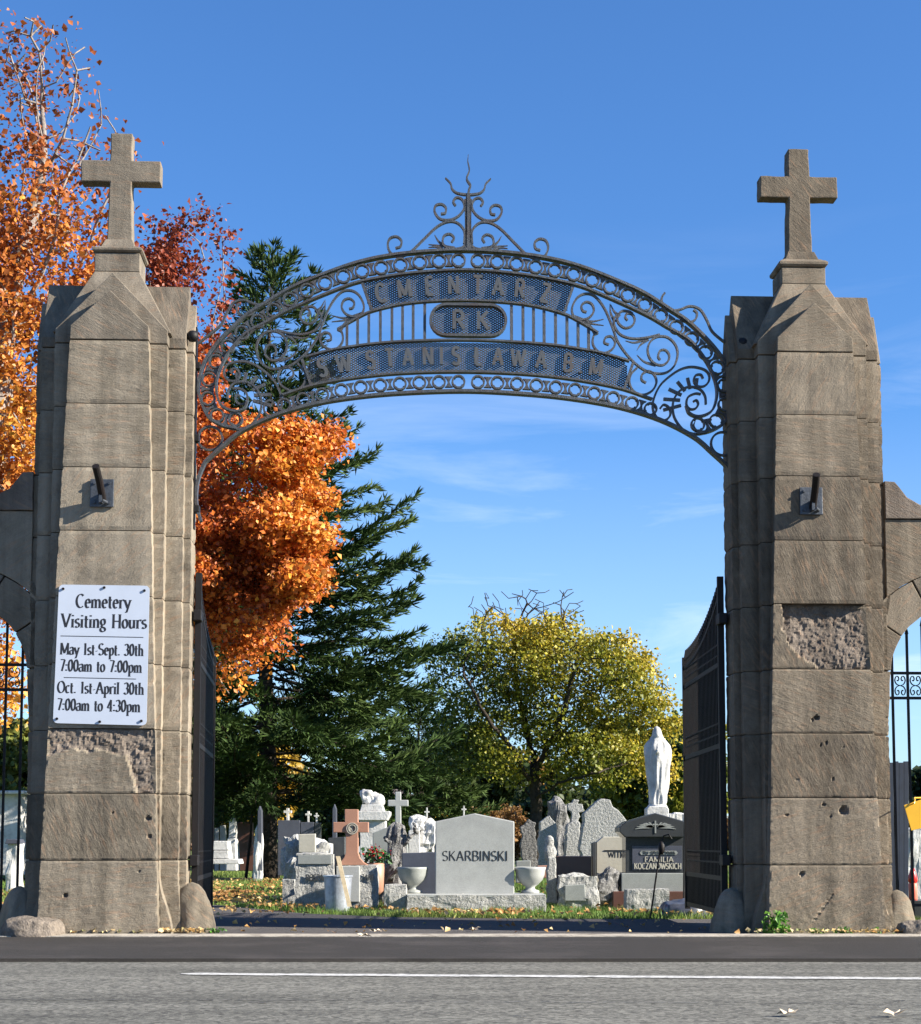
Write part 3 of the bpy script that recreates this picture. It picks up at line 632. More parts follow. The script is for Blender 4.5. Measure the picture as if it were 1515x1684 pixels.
# ------------------------------------------------------------------ the iron overthrow
AV = .55
gate = thing('iron_gate_arch', 'ornate grey wrought iron arch with lettering spanning the gateway', 'gate arch', GW(0, AV, 3.6))
u_mid = PG(770, 410, AV)[0]
def c1(x, y): return PG(300+x/3.156, 230+y/3.156, AV)     # traced from the left half
def c2(x, y): return PG(740+x/3.156, 230+y/3.156, AV)     # traced from the right half
gfn = lambda x, y, z: GW(x, AV+y, z)
def mir(p): return (2*u_mid-p[0], p[1])
def both(name, pts, t, dep, taper=None, n=6, mat='iron', sides=(0, 1)):
    for s in sides:
        q = [mir(p) if s else p for p in pts]
        mb = MB(); mb.ribbon(catmull(q, n), t, -dep/2, dep/2, gfn, taper=taper); obj(name, mb, M[mat], gate)
def rail(name, left, t, dep):
    q = list(left); q2 = [mir(p) for p in reversed(q[:-1])] if abs(q[-1][0]-u_mid) < .05 else [mir(p) for p in reversed(q)]
    q[-1] = (u_mid, q[-1][1]) if abs(q[-1][0]-u_mid) < .05 else q[-1]
    mb = MB(); mb.ribbon(catmull(q + q2, 6), t, -dep/2, dep/2, gfn); obj(name, mb, M['iron'], gate)
railA = [c1(*p) for p in [(285,1500),(200,1480),(130,1430),(90,1330),(85,1280),(100,1200),(130,1130),(180,1060),(250,985),(335,910),(430,850),(560,772),(700,712),(900,641),(1080,602),(1280,581),(1484,575)]]
railB = [c1(*p) for p in [(340,1352),(322,1395),(270,1410),(205,1380),(178,1310),(182,1235),(215,1150),(268,1070),(330,1005),(440,945),(560,880),(800,779),(950,731),(1200,692),(1484,677)]]
railC = [c1(*p) for p in [(805,985),(900,930),(1000,886),(1200,846),(1484,835)]]
railD = [c1(*p) for p in [(640,1128),(740,1100),(850,1078),(1100,1050),(1484,1040)]]
railE = [c1(*p) for p in [(520,1325),(700,1270),(950,1230),(1200,1210),(1484,1206)]]
railF = [c1(*p) for p in [(130,1672),(200,1600),(300,1518),(480,1432),(700,1370),(950,1332),(1200,1313),(1484,1306)]]
legF = [PG(x, y, AV) for x, y in [(331,858),(325,838),(323,815),(326,790),(334,768),(341,757)]]
rail('top_rail', railA, .022, .085); rail('upper_rail', railB, .018, .07); rail('panel_rail', railC, .016, .06)
rail('panel_rail', railD, .016, .06); rail('lower_rail', railE, .016, .07); rail('bottom_rail', legF + railF[1:], .024, .085)
# panel end bars
both('end_bar', [c1(935, 745), c1(985, 890)], .022, .05); both('end_bar', [c1(622, 1140), c1(668, 1275)], .022, .05)
# scrolls
SCR = [
 [(235,1345),(240,1300),(268,1266),(320,1255),(372,1276),(405,1325),(410,1380),(396,1430),(350,1485),(285,1503),(230,1495)],
 [(262,1292),(292,1290),(330,1310),(338,1350),(318,1372),(290,1368),(276,1345),(285,1325),(302,1332)],
 [(250,1210),(262,1190),(290,1195),(298,1225),(280,1250),(245,1250),(220,1225),(218,1190),(245,1162),(310,1150),(370,1165),(430,1205),(480,1255),(512,1325),(515,1380),(490,1425),(450,1432),(424,1405),(430,1368),(458,1352),(478,1372)],
 [(598,1160),(630,1195),(640,1240),(618,1285),(570,1303),(520,1280),(497,1235),(510,1195),(540,1178),(572,1195),(575,1225),(552,1240)],
 [(478,1118),(488,1100),(478,1070),(450,1066),(430,1090),(435,1122),(465,1145),(505,1138),(535,1105),(543,1060),(525,1018),(485,995),(435,1000),(396,1038),(385,1090),(405,1150),(450,1185),(510,1188),(570,1168),(640,1110),(700,1030),(730,950),(770,858),(820,795),(870,782),(915,805),(942,860),(930,905),(890,918),(850,905),(827,870),(838,835),(868,825),(892,845),(885,872),(865,878)],
 [(650,915),(662,898),(650,878),(622,885),(612,915),(628,945),(665,955),(698,930),(702,895),(680,868),(645,868),(622,880)],
 [(700,880),(722,915),(712,960),(680,995),(620,1010),(550,1003),(480,985)],
 [(805,985),(828,1000),(832,1045),(805,1082),(765,1088),(728,1065),(715,1030),(735,1002),(765,1008),(772,1035),(748,1045)],
 [(75,1062),(130,1020),(200,962),(228,905),(265,848),(320,832),(375,852),(430,855),(465,825),(468,790),(452,765)],
 [(385,862),(360,905),(320,915),(290,900),(282,868),(300,850)],
]
for sc in SCR: both('scroll', [c1(*p) for p in sc], .017, .035, n=5)
# rings at the springing
def ring(mb, c, r, t, d, n=20): mb.ribbon([(c[0]+r*math.cos(2*math.pi*k/n), c[1]+r*math.sin(2*math.pi*k/n)) for k in range(n)], t, -d/2, d/2, gfn, closed=True)
pc = c1(145, 1550)
for s in (0, 1):
    mb = MB(); ring(mb, mir(pc) if s else pc, .102, .017, .04, 28); obj('ring', mb, M['iron'], gate)
# thorn-like leaf spikes
for a, b, c in [((940,900),(845,925),(775,912)), ((900,915),(850,935),(775,945)), ((820,990),(850,945),(888,920)), ((715,925),(738,880),(742,830)), ((690,895),(720,870),(738,835)),
                ((545,1005),(610,1030),(660,1022)), ((540,1010),(580,1040),(600,1070)), ((235,1490),(225,1460),(240,1430)), ((285,1490),(300,1460),(290,1430)), ((500,1145),(560,1130),(600,1095))]:
    both('leaf_spike', [c1(*a), c1(*b), c1(*c)], .024, .02, taper=lambda s: 1.15-s)
# fan bars between the scrolls
cx_, cz_ = c1(300, 1330)
for k in range(6):
    a = R(100 - k*24); mb_in = (cx_+.118*math.cos(a), cz_+.112*math.sin(a)); mb_out = (cx_+(.19+.018*k)*math.cos(a), cz_+(.205+.006*k)*math.sin(a))
    both('fan_bar', [mb_in, mb_out], .026, .03)
# tracery bands: rings with cusps, hourglass ties between
def path_pts(pts, sp, start):
    P = catmull(pts, 10); d = [0]
    for i in range(1, len(P)): d.append(d[-1]+np.linalg.norm(P[i]-P[i-1]))
    out = []; s = start
    while s < d[-1]:
        i = max(1, next(k for k in range(len(d)) if d[k] >= s)); f = (s-d[i-1])/(d[i]-d[i-1]); p = P[i-1]+(P[i]-P[i-1])*f; tg = P[i]-P[i-1]; tg = tg/np.linalg.norm(tg); out.append((p, tg)); s += sp
    return out
def band(center_px, hh, sp, r, nmax=None):
    cl = [(u_mid, c1(*center_px[0])[1])] + [c1(*p) for p in center_px[1:]]
    for idx, (p, tg) in enumerate(path_pts(cl, sp/2, sp/2)):
        nn = np.array([-tg[1], tg[0]])
        for s in (0, 1):
            q = mir(p) if s else p; t2 = np.array([-tg[0], tg[1]]) if s else tg; n2 = np.array([-nn[0], nn[1]]) if s else nn
            mb = MB()
            if idx % 2 == 0:
                ring(mb, q, r, .015, .05, 18)
                for k in range(4):
                    a = math.pi/4 + k*math.pi/2; dv = t2*math.cos(a)+n2*math.sin(a); pv = np.array([-dv[1], dv[0]])
                    A = np.array(q)+dv*(r-.004); B = np.array(q)+dv*(r*.70)
                    mb.ribbon([A, B], .03, -.012, .012, gfn, taper=lambda s_: 1-.75*s_)
                obj('tracery_ring', mb, M['iron'], gate)
            else:
                C = np.array(q); pts = [C+n2*hh*z for z in (-1, -.7, -.3, 0, .3, .7, 1)]
                tp = [2.6, 1.5, .8, .6, .8, 1.5, 2.6]
                mb.ribbon(pts, .026, -.02, .02, gfn, taper=lambda s_: tp[int(round(s_*6))])
                obj('tracery_tie', mb, M['iron'], gate)
        if idx == 0: pass
band([(1484,626),(1280,632),(1100,655),(900,690),(700,760),(560,830),(410,930),(325,990),(248,1060),(178,1145),(138,1245),(132,1335),(160,1410),(195,1440),(240,1455),(300,1448)], .052, .168, .056)
band([(1484,1256),(1200,1262),(950,1282),(800,1306),(680,1335),(570,1362),(520,1380)], .046, .168, .052)
# pickets either side of the oval
def zcurve(pts, u):
    P = catmull(pts, 6)
    for i in range(len(P)-1):
        if (P[i][0]-u)*(P[i+1][0]-u) <= 0 and P[i][0] != P[i+1][0]:
            f = (u-P[i][0])/(P[i+1][0]-P[i][0]); return P[i][1]+(P[i+1][1]-P[i][1])*f
    return None
for px in (1258, 1198, 1143, 1088, 1028, 968, 910, 855):
    u = c1(px, 950)[0]; za = zcurve(railD, u); zb = zcurve(railC, u)
    if za and zb: both('picket', [(u, za+.006), (u, zb-.006)], .024, .03)
# oval
oc = c1(1484, 938)[0], (c1(1484, 848)[1]+c1(1484, 1028)[1])/2; ow, oh = .325, .135
def oval(w, h, n=12): return [(oc[0]+(w-h)+h*math.cos(R(a)), oc[1]+h*math.sin(R(a))) for a in np.linspace(90, -90, n)] + [(oc[0]-(w-h)+h*math.cos(R(a)), oc[1]+h*math.sin(R(a))) for a in np.linspace(270, 90, n)]
mb = MB(); mb.ribbon(oval(ow, oh), .022, -.035, .035, gfn, closed=True); obj('oval_frame', mb, M['iron'], gate)
# expanded metal panels: zigzag strands joined node to node
def mesh_panel(inside, u0, u1, zlo, zhi, cw=.036, ch=.021):
    mb = MB(); rows = int((zhi-zlo)/ch)+1; cols = int((u1-u0)/cw*2)+1
    for j in range(rows):
        for i in range(cols):
            ua, ub = u0+i*cw/2, u0+(i+1)*cw/2; up = (i % 2 == 0)
            for par in (0, 1):
                zb_ = zlo+j*ch
                za1 = zb_ + (ch/2 if (up == bool(par)) else 0); za2 = zb_ + (0 if (up == bool(par)) else ch/2)
                if par: za1, za2 = zb_+ch/2+(ch/2 if up else 0), zb_+ch/2+(0 if up else ch/2)
                else: za1, za2 = zb_+(0 if up else ch/2), zb_+(ch/2 if up else 0)
                um = (ua+ub)/2
                if inside(um, (za1+za2)/2):
                    mb.ribbon([(ua, za1), (ub, za2)], .0085, .002, .012, gfn)
    o = obj('metal_mesh', mb, M['iron'], gate); o['kind'] = 'stuff'
def between(lo, hi, uL, uR, tilt=0.0):
    hiF = hi + [mir(p) for p in reversed(hi[:-1])]; loF = lo + [mir(p) for p in reversed(lo[:-1])]
    def f(u, z):
        a = zcurve_f(loF, u); b = zcurve_f(hiF, u)
        if a is None or b is None: return False
        s = (z-a)/(b-a); q = tilt*(s-.5)
        return 0.02 < s < .98 and uL - q < u < uR + q
    return f
_cache = {}
def zcurve_f(pts, u):
    k = id(pts)
    if k not in _cache:
        P = np.array(catmull(pts, 6)); o = np.argsort(P[:, 0]); _cache[k] = (P[o, 0], P[o, 1], pts)
    X, Z, _ = _cache[k]
    if u < X[0] or u > X[-1]: return None
    return float(np.interp(u, X, Z))
railBup = railB[7:]
uA = c1(958, 815)[0]; uB = c1(645, 1205)[0]
mesh_panel(between(railC, railBup, uA, 2*u_mid-uA, .06), uA-.05, 2*u_mid-uA+.05, c1(0, 900)[1], c1(0, 672)[1])
mesh_panel(between(railE, railD, uB, 2*u_mid-uB, -.06), uB-.05, 2*u_mid-uB+.05, c1(0, 1285)[1], c1(0, 1035)[1])
def in_oval(u, z):
    du = max(0, abs(u-oc[0])-(ow-oh)); return math.hypot(du, z-oc[1]) < oh-.006
mesh_panel(in_oval, oc[0]-ow, oc[0]+ow, oc[1]-oh, oc[1]+oh)

# ------------------------------------------------------------------ lettering engine: pen strokes
def A_(cx, cy, rx, ry, a0, a1, n=10): return [(cx+rx*math.cos(R(a0+(a1-a0)*i/n)), cy+ry*math.sin(R(a0+(a1-a0)*i/n))) for i in range(n+1)]
# each glyph: (advance, [strokes], [serif spots])
G = {}
def g(ch, adv, strokes, ser=()): G[ch] = (adv, strokes, ser)
g('A', .80, [[(.08,0),(.40,1)], [(.40,1),(.72,0)], [(.19,.34),(.61,.34)]], [(.08,0),(.72,0)])
g('B', .70, [[(.14,0),(.14,1)], [(.14,1)]+A_(.36,.76,.22,.24,90,-90)+[(.14,.52)], [(.14,.52)]+A_(.38,.26,.26,.26,90,-90)+[(.14,0)]], [])
g('C', .74, [A_(.42,.5,.32,.5,50,310,16)], [])
g('D', .78, [[(.14,0),(.14,1)], [(.14,1)]+A_(.36,.5,.32,.5,90,-90,14)+[(.14,0)]], [])
g('E', .62, [[(.14,0),(.14,1)], [(.14,1),(.55,1)], [(.14,.52),(.48,.52)], [(.14,0),(.56,0)]], [])
g('F', .60, [[(.14,0),(.14,1)], [(.14,1),(.55,1)], [(.14,.52),(.48,.52)]], [(.14,0)])
g('H', .82, [[(.16,0),(.16,1)], [(.66,0),(.66,1)], [(.16,.5),(.66,.5)]], [(.16,0),(.16,1),(.66,0),(.66,1)])
g('I', .32, [[(.16,0),(.16,1)]], [(.16,0),(.16,1)])
g('J', .5, [[(.34,1),(.34,.2)]+A_(.18,.2,.16,.2,0,-150)], [(.34,1)])
g('K', .74, [[(.14,0),(.14,1)], [(.62,1),(.16,.45)], [(.28,.58),(.66,0)]], [(.14,0),(.14,1)])
g('L', .58, [[(.14,0),(.14,1)], [(.14,0),(.54,0)]], [(.14,1)])
g('Ł', .60, [[(.16,0),(.16,1)], [(.16,0),(.56,0)], [(.0,.40),(.36,.66)]], [(.16,1)])
g('M', .98, [[(.14,0),(.14,1)], [(.14,1),(.49,.1)], [(.49,.1),(.84,1)], [(.84,1),(.84,0)]], [(.14,0),(.84,0)])
g('N', .82, [[(.14,0),(.14,1)], [(.14,1),(.68,0)], [(.68,0),(.68,1)]], [(.14,0),(.68,1)])
g('O', .84, [A_(.42,.5,.33,.5,90,450,22)], [])
g('P', .66, [[(.14,0),(.14,1)], [(.14,1)]+A_(.36,.74,.23,.26,90,-90)+[(.14,.48)]], [(.14,0)])
g('R', .72, [[(.14,0),(.14,1)], [(.14,1)]+A_(.36,.75,.22,.25,90,-90)+[(.14,.5)], [(.36,.5),(.66,0)]], [(.14,0)])
g('S', .62, [A_(.32,.74,.22,.25,35,230,10)+A_(.31,.26,.24,.26,55,-150,10)], [])
g('T', .68, [[(.34,0),(.34,1)], [(.04,1),(.64,1)]], [(.34,0)])
g('U', .78, [[(.14,1),(.14,.3)]+A_(.39,.3,.25,.3,180,360,10)+[(.64,1)]], [(.14,1),(.64,1)])
g('Y', .74, [[(.06,1),(.37,.5)], [(.37,.5),(.68,1)], [(.37,.5),(.37,0)]], [(.37,0)])
g('V', .76, [[(.06,1),(.38,0)], [(.38,0),(.70,1)]], [(.06,1),(.70,1)])
g('W', 1.02, [[(.04,1),(.28,0)], [(.28,0),(.51,.9)], [(.51,.9),(.74,0)], [(.74,0),(.98,1)]], [(.04,1),(.98,1)])
g('Z', .68, [[(.08,1),(.6,1)], [(.6,1),(.08,0)], [(.08,0),(.6,0)]], [])
g('.', .26, [[(.13,0),(.13,.10)]]); g(':', .28, [[(.14,.03),(.14,.14)], [(.14,.48),(.14,.59)]]); g('-', .34, [[(.06,.30),(.28,.36)]]); g(' ', .42, [])
g('·', .34, [[(.17,.42),(.17,.54)]])
x_ = .64
g('a', .52, [A_(.24,.46,.17,.18,160,0,8)+[(.41,.1),(.47,.0)], A_(.22,.18,.16,.18,65,290,12)+[(.41,.12)]])
g('c', .46, [A_(.26,.32,.19,.32,50,310,14)]); g('d', .56, [A_(.25,.32,.18,.32,60,300,14), [(.43,0),(.43,1)]], [(.43,1)])
g('e', .50, [[(.09,.36),(.42,.36)]+A_(.26,.32,.17,.32,8,310,16)])
g('g', .50, [A_(.24,.42,.16,.22,90,450,14), A_(.24,-.14,.19,.16,90,450,12), [(.2,.2),(.13,.1),(.22,.02)], [(.36,.58),(.48,.62)]])
g('h', .60, [[(.14,0),(.14,1)], A_(.30,.40,.16,.22,160,0,8)+[(.46,0)]], [(.14,0),(.14,1),(.46,0)])
g('i', .30, [[(.15,0),(.15,.6)], [(.15,.82),(.15,.92)]], [(.15,0),(.15,.6)])
g('l', .30, [[(.15,0),(.15,1)]], [(.15,0),(.15,1)])
g('m', .86, [[(.13,0),(.13,.6)], A_(.27,.40,.14,.22,165,0,8)+[(.41,0)], A_(.57,.40,.15,.22,165,0,8)+[(.72,0)]], [(.13,0),(.41,0),(.72,0),(.13,.6)])
g('n', .60, [[(.14,0),(.14,.6)], A_(.30,.40,.16,.22,165,0,8)+[(.46,0)]], [(.14,0),(.46,0),(.14,.6)])
g('o', .52, [A_(.26,.32,.19,.32,90,450,18)])
g('p', .56, [[(.14,-.34),(.14,.6)], A_(.30,.32,.18,.32,120,-120,14)], [(.14,-.34),(.14,.6)])
g('r', .44, [[(.14,0),(.14,.6)], A_(.32,.38,.17,.24,160,50,6)], [(.14,0),(.14,.6)])
g('s', .44, [A_(.23,.47,.14,.16,35,230,8)+A_(.22,.165,.16,.165,55,-150,8)])
g('t', .38, [[(.17,.86),(.17,.14)]+A_(.28,.14,.11,.14,180,300,5), [(.04,.6),(.34,.6)]])
g('u', .60, [[(.13,.6),(.13,.2)]+A_(.28,.2,.15,.2,180,350,8), [(.46,.6),(.46,0)]], [(.13,.6),(.46,.6)])
g('v', .54, [[(.05,.6),(.27,0)], [(.27,0),(.48,.6)]], [(.05,.6),(.48,.6)])
g('y', .54, [[(.05,.6),(.28,.02)], [(.49,.6),(.22,-.28),(.08,-.32)]], [(.05,.6),(.49,.6)])
g('0', .56, [A_(.28,.5,.19,.5,90,450,22)]); g('1', .42, [[(.22,0),(.22,1)], [(.22,1),(.1,.9)]], [(.22,0)])
g('3', .54, [A_(.25,.76,.19,.23,150,-80,10)+A_(.25,.27,.21,.27,80,-150,10)]); g('4', .56, [[(.38,0),(.38,1)], [(.38,1),(.05,.3)], [(.05,.3),(.52,.3)]], [(.38,0)])
g('5', .54, [[(.44,1),(.15,1),(.13,.56)]+A_(.24,.3,.22,.3,120,-140,12)])
g('7', .52, [[(.06,1),(.48,1)], [(.48,1),(.22,0)]])
def text_width(s, sx): return sum(G[c][0] for c in s)*sx
def write(mb, s, x, y, h, fn, width=None, thick=.17, thin=.055, serif=True, depth=(0.0, .002), nib=20, step=.00015):
    """fn(x, d, y) -> world; d grows towards the reader"""
    nat = sum(G[c][0] for c in s); sxx = (width/nat) if width else h; k = 0
    for ch in s:
        adv, st, ser = G[ch]
        for stroke in st:
            P = [(x+p[0]*sxx, y+p[1]*h) for p in stroke]
            if len(P) < 2: continue
            m = len(P); wds = []
            for i in range(m):
                a = P[max(0, i-1)]; b = P[min(m-1, i+1)]; an = math.atan2((b[1]-a[1]), (b[0]-a[0]))
                wds.append((thin+(thick-thin)*abs(math.sin(an-R(nib)))**1.3)*h)
            mb.ribbon(P, 1.0, depth[0], depth[1]+k*step, fn, taper=lambda q, w=wds, m=m: w[int(round(q*(m-1)))]); k += 1
        if serif:
            for (sx_, sy_) in ser:
                q = .115*h
                mb.ribbon([(x+sx_*sxx-q, y+sy_*h), (x+sx_*sxx+q, y+sy_*h)], .045*h, depth[0], depth[1]+k*step, fn); k += 1
        x += adv*sxx
    return x
# letters on the arch: bent along the panels
def arch_text(items, h, mid_rails, wd, thick, tilt=True):
    lo, hi = mid_rails; loF = lo + [mir(p) for p in reversed(lo[:-1])]; hiF = hi + [mir(p) for p in reversed(hi[:-1])]
    for ch, u in items:
        zc = lambda uu: (zcurve_f(loF, uu)+zcurve_f(hiF, uu))/2
        z = zc(u); sl = math.atan2(zc(u+.05)-zc(u-.05), .1); c, s = math.cos(sl*.85), math.sin(sl*.85)
        nat = G[ch][0]; sxx = h*wd
        def fn(x, d, y, u=u, z=z, c=c, s=s): 
            xx, yy = x, y; return GW(u+xx*c-yy*s, AV+.002-d, z+xx*s+yy*c)
        mb = MB(); write(mb, ch, -nat*sxx/2, -h/2, h, fn, width=nat*sxx, thick=thick, thin=thick*.85, serif=False, depth=(0, .024), step=.0006)
        obj('letter', mb, M['lettering'], gate)
def ups(pxs, y): return [PG(x, y, AV)[0] for x in pxs]
arch_text(list(zip('CMENTARZ', ups([626,665,706,746,786,819,855,897], 480))), .155, (railC, railBup), .82, .19)
arch_text(list(zip('SWSTANISŁAWAB.M', ups([530,565,609,641,671,704,726,750,786,819,852,890,934,956,980], 590))), .15, (railE, railD), .80, .19)
# full stops after the last initials
for px in (953, 962):
    pass
fnO = lambda x, d, y: GW(oc[0]+x, AV+.002-d, oc[1]+y)
for ch, x in (('R', -.145), ('K', .065)):
    mb = MB(); write(mb, ch, x, -.08, .16, fnO, width=.12, thick=.19, thin=.16, serif=False, depth=(0, .024), step=.0006); obj('letter', mb, M['lettering'], gate)
# crest
CR = [
 [(110,310),(106,400),(106,520),(118,555),(150,568),(200,566),(226,542),(220,505),(190,493),(168,512),(180,535)],
 [(160,345),(172,325),(155,303),(128,310),(114,340),(122,372),(150,402),(190,420),(240,416),(268,380),(262,348),(232,340),(210,358),(214,385),(236,390)],
 [(116,540),(114,480),(135,445),(170,428),(215,434),(265,465),(330,530),(400,598),(455,618),(495,600),(510,560),(498,525),(465,515),(440,535),(445,565),(470,575)],
 [(84,568),(84,440),(86,330),(92,290),(120,285),(155,278),(178,258),(186,230),(212,203)],
]
for k, sc in enumerate(CR):
    both('crest_scroll', [c2(*p) for p in sc], .018, .034, n=5, taper=(lambda s: 1.1-.6*s**3) if k == 3 else None)
mb = MB(); mb.ribbon(catmull([c2(*p) for p in [(95,570),(96,430),(95,300),(99,262),(106,238),(90,212),(88,195),(100,165),(99,140),(93,112),(95,80)]], 6), .02, -.02, .02, gfn, taper=lambda s: 1.3-1.05*s); obj('crest_spear', mb, M['iron'], gate)
for a, b, c in [((165,566),(220,556),(300,550)), ((200,566),(245,535),(268,500)), ((225,566),(260,560),(300,565))]:
    both('leaf_spike', [c2(*a), c2(*b), c2(*c)], .026, .02, taper=lambda s: 1.15-s)
# wall fixings: back bars against the pillars, collars
for s in (0, 1):
    p = PG(323, 640, AV); q = [(p[0]-.006, z) for z in (PG(323, 870, AV)[1], PG(323, 540, AV)[1])]
    if s: q = [mir(x) for x in q]
    mb = MB(); mb.ribbon(q, .02, -.045, .045, gfn); obj('wall_bar', mb, M['iron_black'], gate)
for px, py in ((322, 722), (322, 838), (324, 603)):
    p = PG(px, py, AV)
    for s in (0, 1):
        q = mir(p) if s else p; mb = MB(); mb.box(q[0]-.035, q[0]+.035, -.05, .05, q[1]-.03, q[1]+.03, gfn); obj('clamp', mb, M['iron_black'], gate, bevel=.006)
for s in (0, 1):
    p = PG(317, 553, .34); q = mir(p) if s else p; x, y, z = GW(q[0], .34, q[1])
    mb = MB(); mb.lathe((x, y, z-.05), [(.004, 0), (.03, .008), (.047, .03), (.05, .05), (.047, .07), (.03, .092), (.004, .1)], 14); obj('ball_finial', mb, M['iron_black'], gate, smooth=True)

# ------------------------------------------------------------------ gate leaves standing open
def leaf(side, pxh, lab, seed):
    uh = PG(pxh, 1300, .62)[0]; t = thing('iron_gate_leaf', lab, 'gate leaf', GW(uh, .62, 0), 'open leaves of the iron gate')
    x0, y0, _ = GW(uh, .62, 0)
    dx = (-.195 if side < 0 else -.02); W = 2.35
    d = np.array([dx/W, 1.0]); d /= np.linalg.norm(d); pn = np.array([-d[1], d[0]])
    def fn(s, y, z): return (x0+d[0]*s+pn[0]*y, y0+d[1]*s+pn[1]*y, z)
    zlow = .13; nb = 28
    def top(s): f = 1-s/W; return 2.56 + .42*f**2.2
    def bar(nm, s0, s1, z0, z1, th=.012): mb = MB(); mb.box(s0, s1, -th, th, z0, z1, fn); obj(nm, mb, M['iron_black'], t)
    bar('hinge_stile', 0, .05, zlow-.1, top(0)+.04, .026); bar('meeting_stile', W-.05, W, zlow-.03, top(W), .024)
    for z in (zlow, .42, 1.55, 2.25): bar('rail', .051, W-.051, z, z+.04, .014)
    mb = MB(); mb.box(.052, W-.052, -.004, .004, .165, .418, fn); obj('kick_plate', mb, M['iron_black'], t)
    for i in range(nb):
        s = .05+(W-.1)*(i+.5)/nb; 
        mb = MB(); mb.box(s-.011, s+.011, -.0105, .0105, .165, top(s)-.03, fn)
        z = top(s)-.029; mb.hexa([fn(*q) for q in [(s-.018,-.018,z),(s+.018,-.018,z),(s+.018,.018,z),(s-.018,.018,z),(s-.003,-.003,z+.1),(s+.003,-.003,z+.1),(s+.003,.003,z+.1),(s-.003,.003,z+.1)]])
        obj('bar', mb, M['iron_black'], t)
        if i < nb-1:
            s2 = s+(W-.1)/nb/2
            for zc, rr in ((2.4, .05), (1.72, .05), (.62, .05)):
                mb = MB(); mb.ribbon([(s2+.048*math.cos(2*math.pi*k/12), zc+rr*math.sin(2*math.pi*k/12)) for k in range(12)], .012, -.009, .009, fn, closed=True); obj('ring', mb, M['iron_black'], t)
    mb = MB(); mb.ribbon([(s, top(s)-.1) for s in np.linspace(.05, W-.05, 20)], .03, -.014, .014, fn); obj('top_rail', mb, M['iron_black'], t)
    mb = MB(); mb.tube([fn(W-.03, -side*.03, 1.75), fn(W-.03, -side*.09, 1.72), fn(W-.03, -side*.10, 1.5), fn(W-.03, -side*.03, 1.45)], .014); obj('handle', mb, M['iron_black'], t)
    for z in (.55, 2.6):
        mb = MB(); mb.box(-.12, .06, -.035, .035, z, z+.09, fn); obj('hinge', mb, M['iron_black'], t, bevel=.006)
    return t
leaf(-1, 322, 'open black iron gate leaf folded back beside the pillar with the sign', 1)
leaf(1, 1190, 'open black iron gate leaf folded back beside the broken pillar', 2)

# ------------------------------------------------------------------ flag holders
def holder(uc, px, py, lab, seed):
    zc = PG(px, py, 0)[1]; uo = PG(px, py, 0)[0]; v = .0045*zc
    x, y, z = GW(uo, v, zc); t = thing('flag_holder', lab, 'flag holder', (x, y, z), 'flagpole holders on the pillars')
    fn = lambda a, b, c: GW(uo+a, v+b, zc+c)
    mb = MB(); mb.box(-.095, .095, -.026, -.004, -.115, .115, fn); pl = obj('plate', mb, M['plate'], t, bevel=.004)
    for a in (-.06, .06):
        for c in (-.08, .08):
            mb = MB(); mb.tube([fn(a, -.026, c), fn(a, -.042, c)], .012, 6); obj('bolt', mb, M['plate'], pl)
    mb = MB(); mb.tube([fn(.01, -.03, -.06), fn(.0, -.16, .07), fn(-.015, -.27, .17)], .030, 12); obj('socket_tube', mb, M['iron_black'], t)
    mb = MB(); mb.box(-.012, .012, -.10, -.027, -.09, .0, fn); obj('gusset', mb, M['plate'], t)
    mb = MB(); mb.tube([fn(.03, -.03, -.095), fn(.05, -.075, -.085), fn(.02, -.10, -.075)], .010, 6); obj('hook', mb, M['plate'], t)
holder(UL, 168, 811, 'steel flagpole holder bolted to the stone above the white sign', 1)
holder(UR, 1334, 824, 'steel flagpole holder bolted above the broken course of the other pillar', 2)

# ------------------------------------------------------------------ visiting hours sign
cs = [PG(x, y, -.012) for x, y in [(87,1189),(241,1193),(246,963),(97,961)]]
def sgn(a, d, b):       # a,b in 0..1 over the board, bilinear
    p = [np.array(q) for q in cs]; q = (p[0]*(1-a)+p[1]*a)*(1-b)+(p[3]*(1-a)+p[2]*a)*b
    zz = q[1]; return GW(q[0], .0045*zz-.012-d, zz)
sx0, sy0, sz0 = sgn(.5, 0, 0)
sg = thing('visiting_hours_sign', 'white cemetery visiting hours sign screwed to the stone pillar', 'sign', (sx0, sy0, sz0))
SW_, SH_ = .72, 1.12
def rr_(w, h, r, n=5): 
    out = []
    for cx_, cy_, a in ((w-r, h-r, 0), (r, h-r, 90), (r, r, 180), (w-r, r, 270)): out += [(cx_+r*math.cos(R(a+90*i/n)), cy_+r*math.sin(R(a+90*i/n))) for i in range(n+1)]
    return out
sf = lambda x, d, y: sgn(x/SW_, d, y/SH_)
mb = MB(); mb.prism(rr_(SW_, SH_, .035), (0.004, -.004), sf); obj('board', mb, M['sign'], sg)
def line(s, x, y, h, wid): 
    mb = MB(); write(mb, s, x, y, h, sf, width=wid, thick=.18, thin=.058, depth=(.0042, .0046), step=.000004); obj('lettering', mb, M['ink'], sg)
line('Cemetery', .135, .935, .108, .44); line('Visiting Hours', .03, .775, .108, .675)
line('May 1st-Sept. 30th', .03, .555, .092, .655); line('7:00am to 7:00pm', .035, .42, .092, .64)
line('Oct. 1st-April 30th', .02, .245, .092, .675); line('7:00am to 4:30pm', .025, .105, .092, .645)
for x0, x1, y in ((.03, .68, .70), (.07, .63, .365)):
    mb = MB(); mb.box(x0, x1, .0042, .0047, y, y+.006, sf); obj('rule_line', mb, M['ink'], sg)
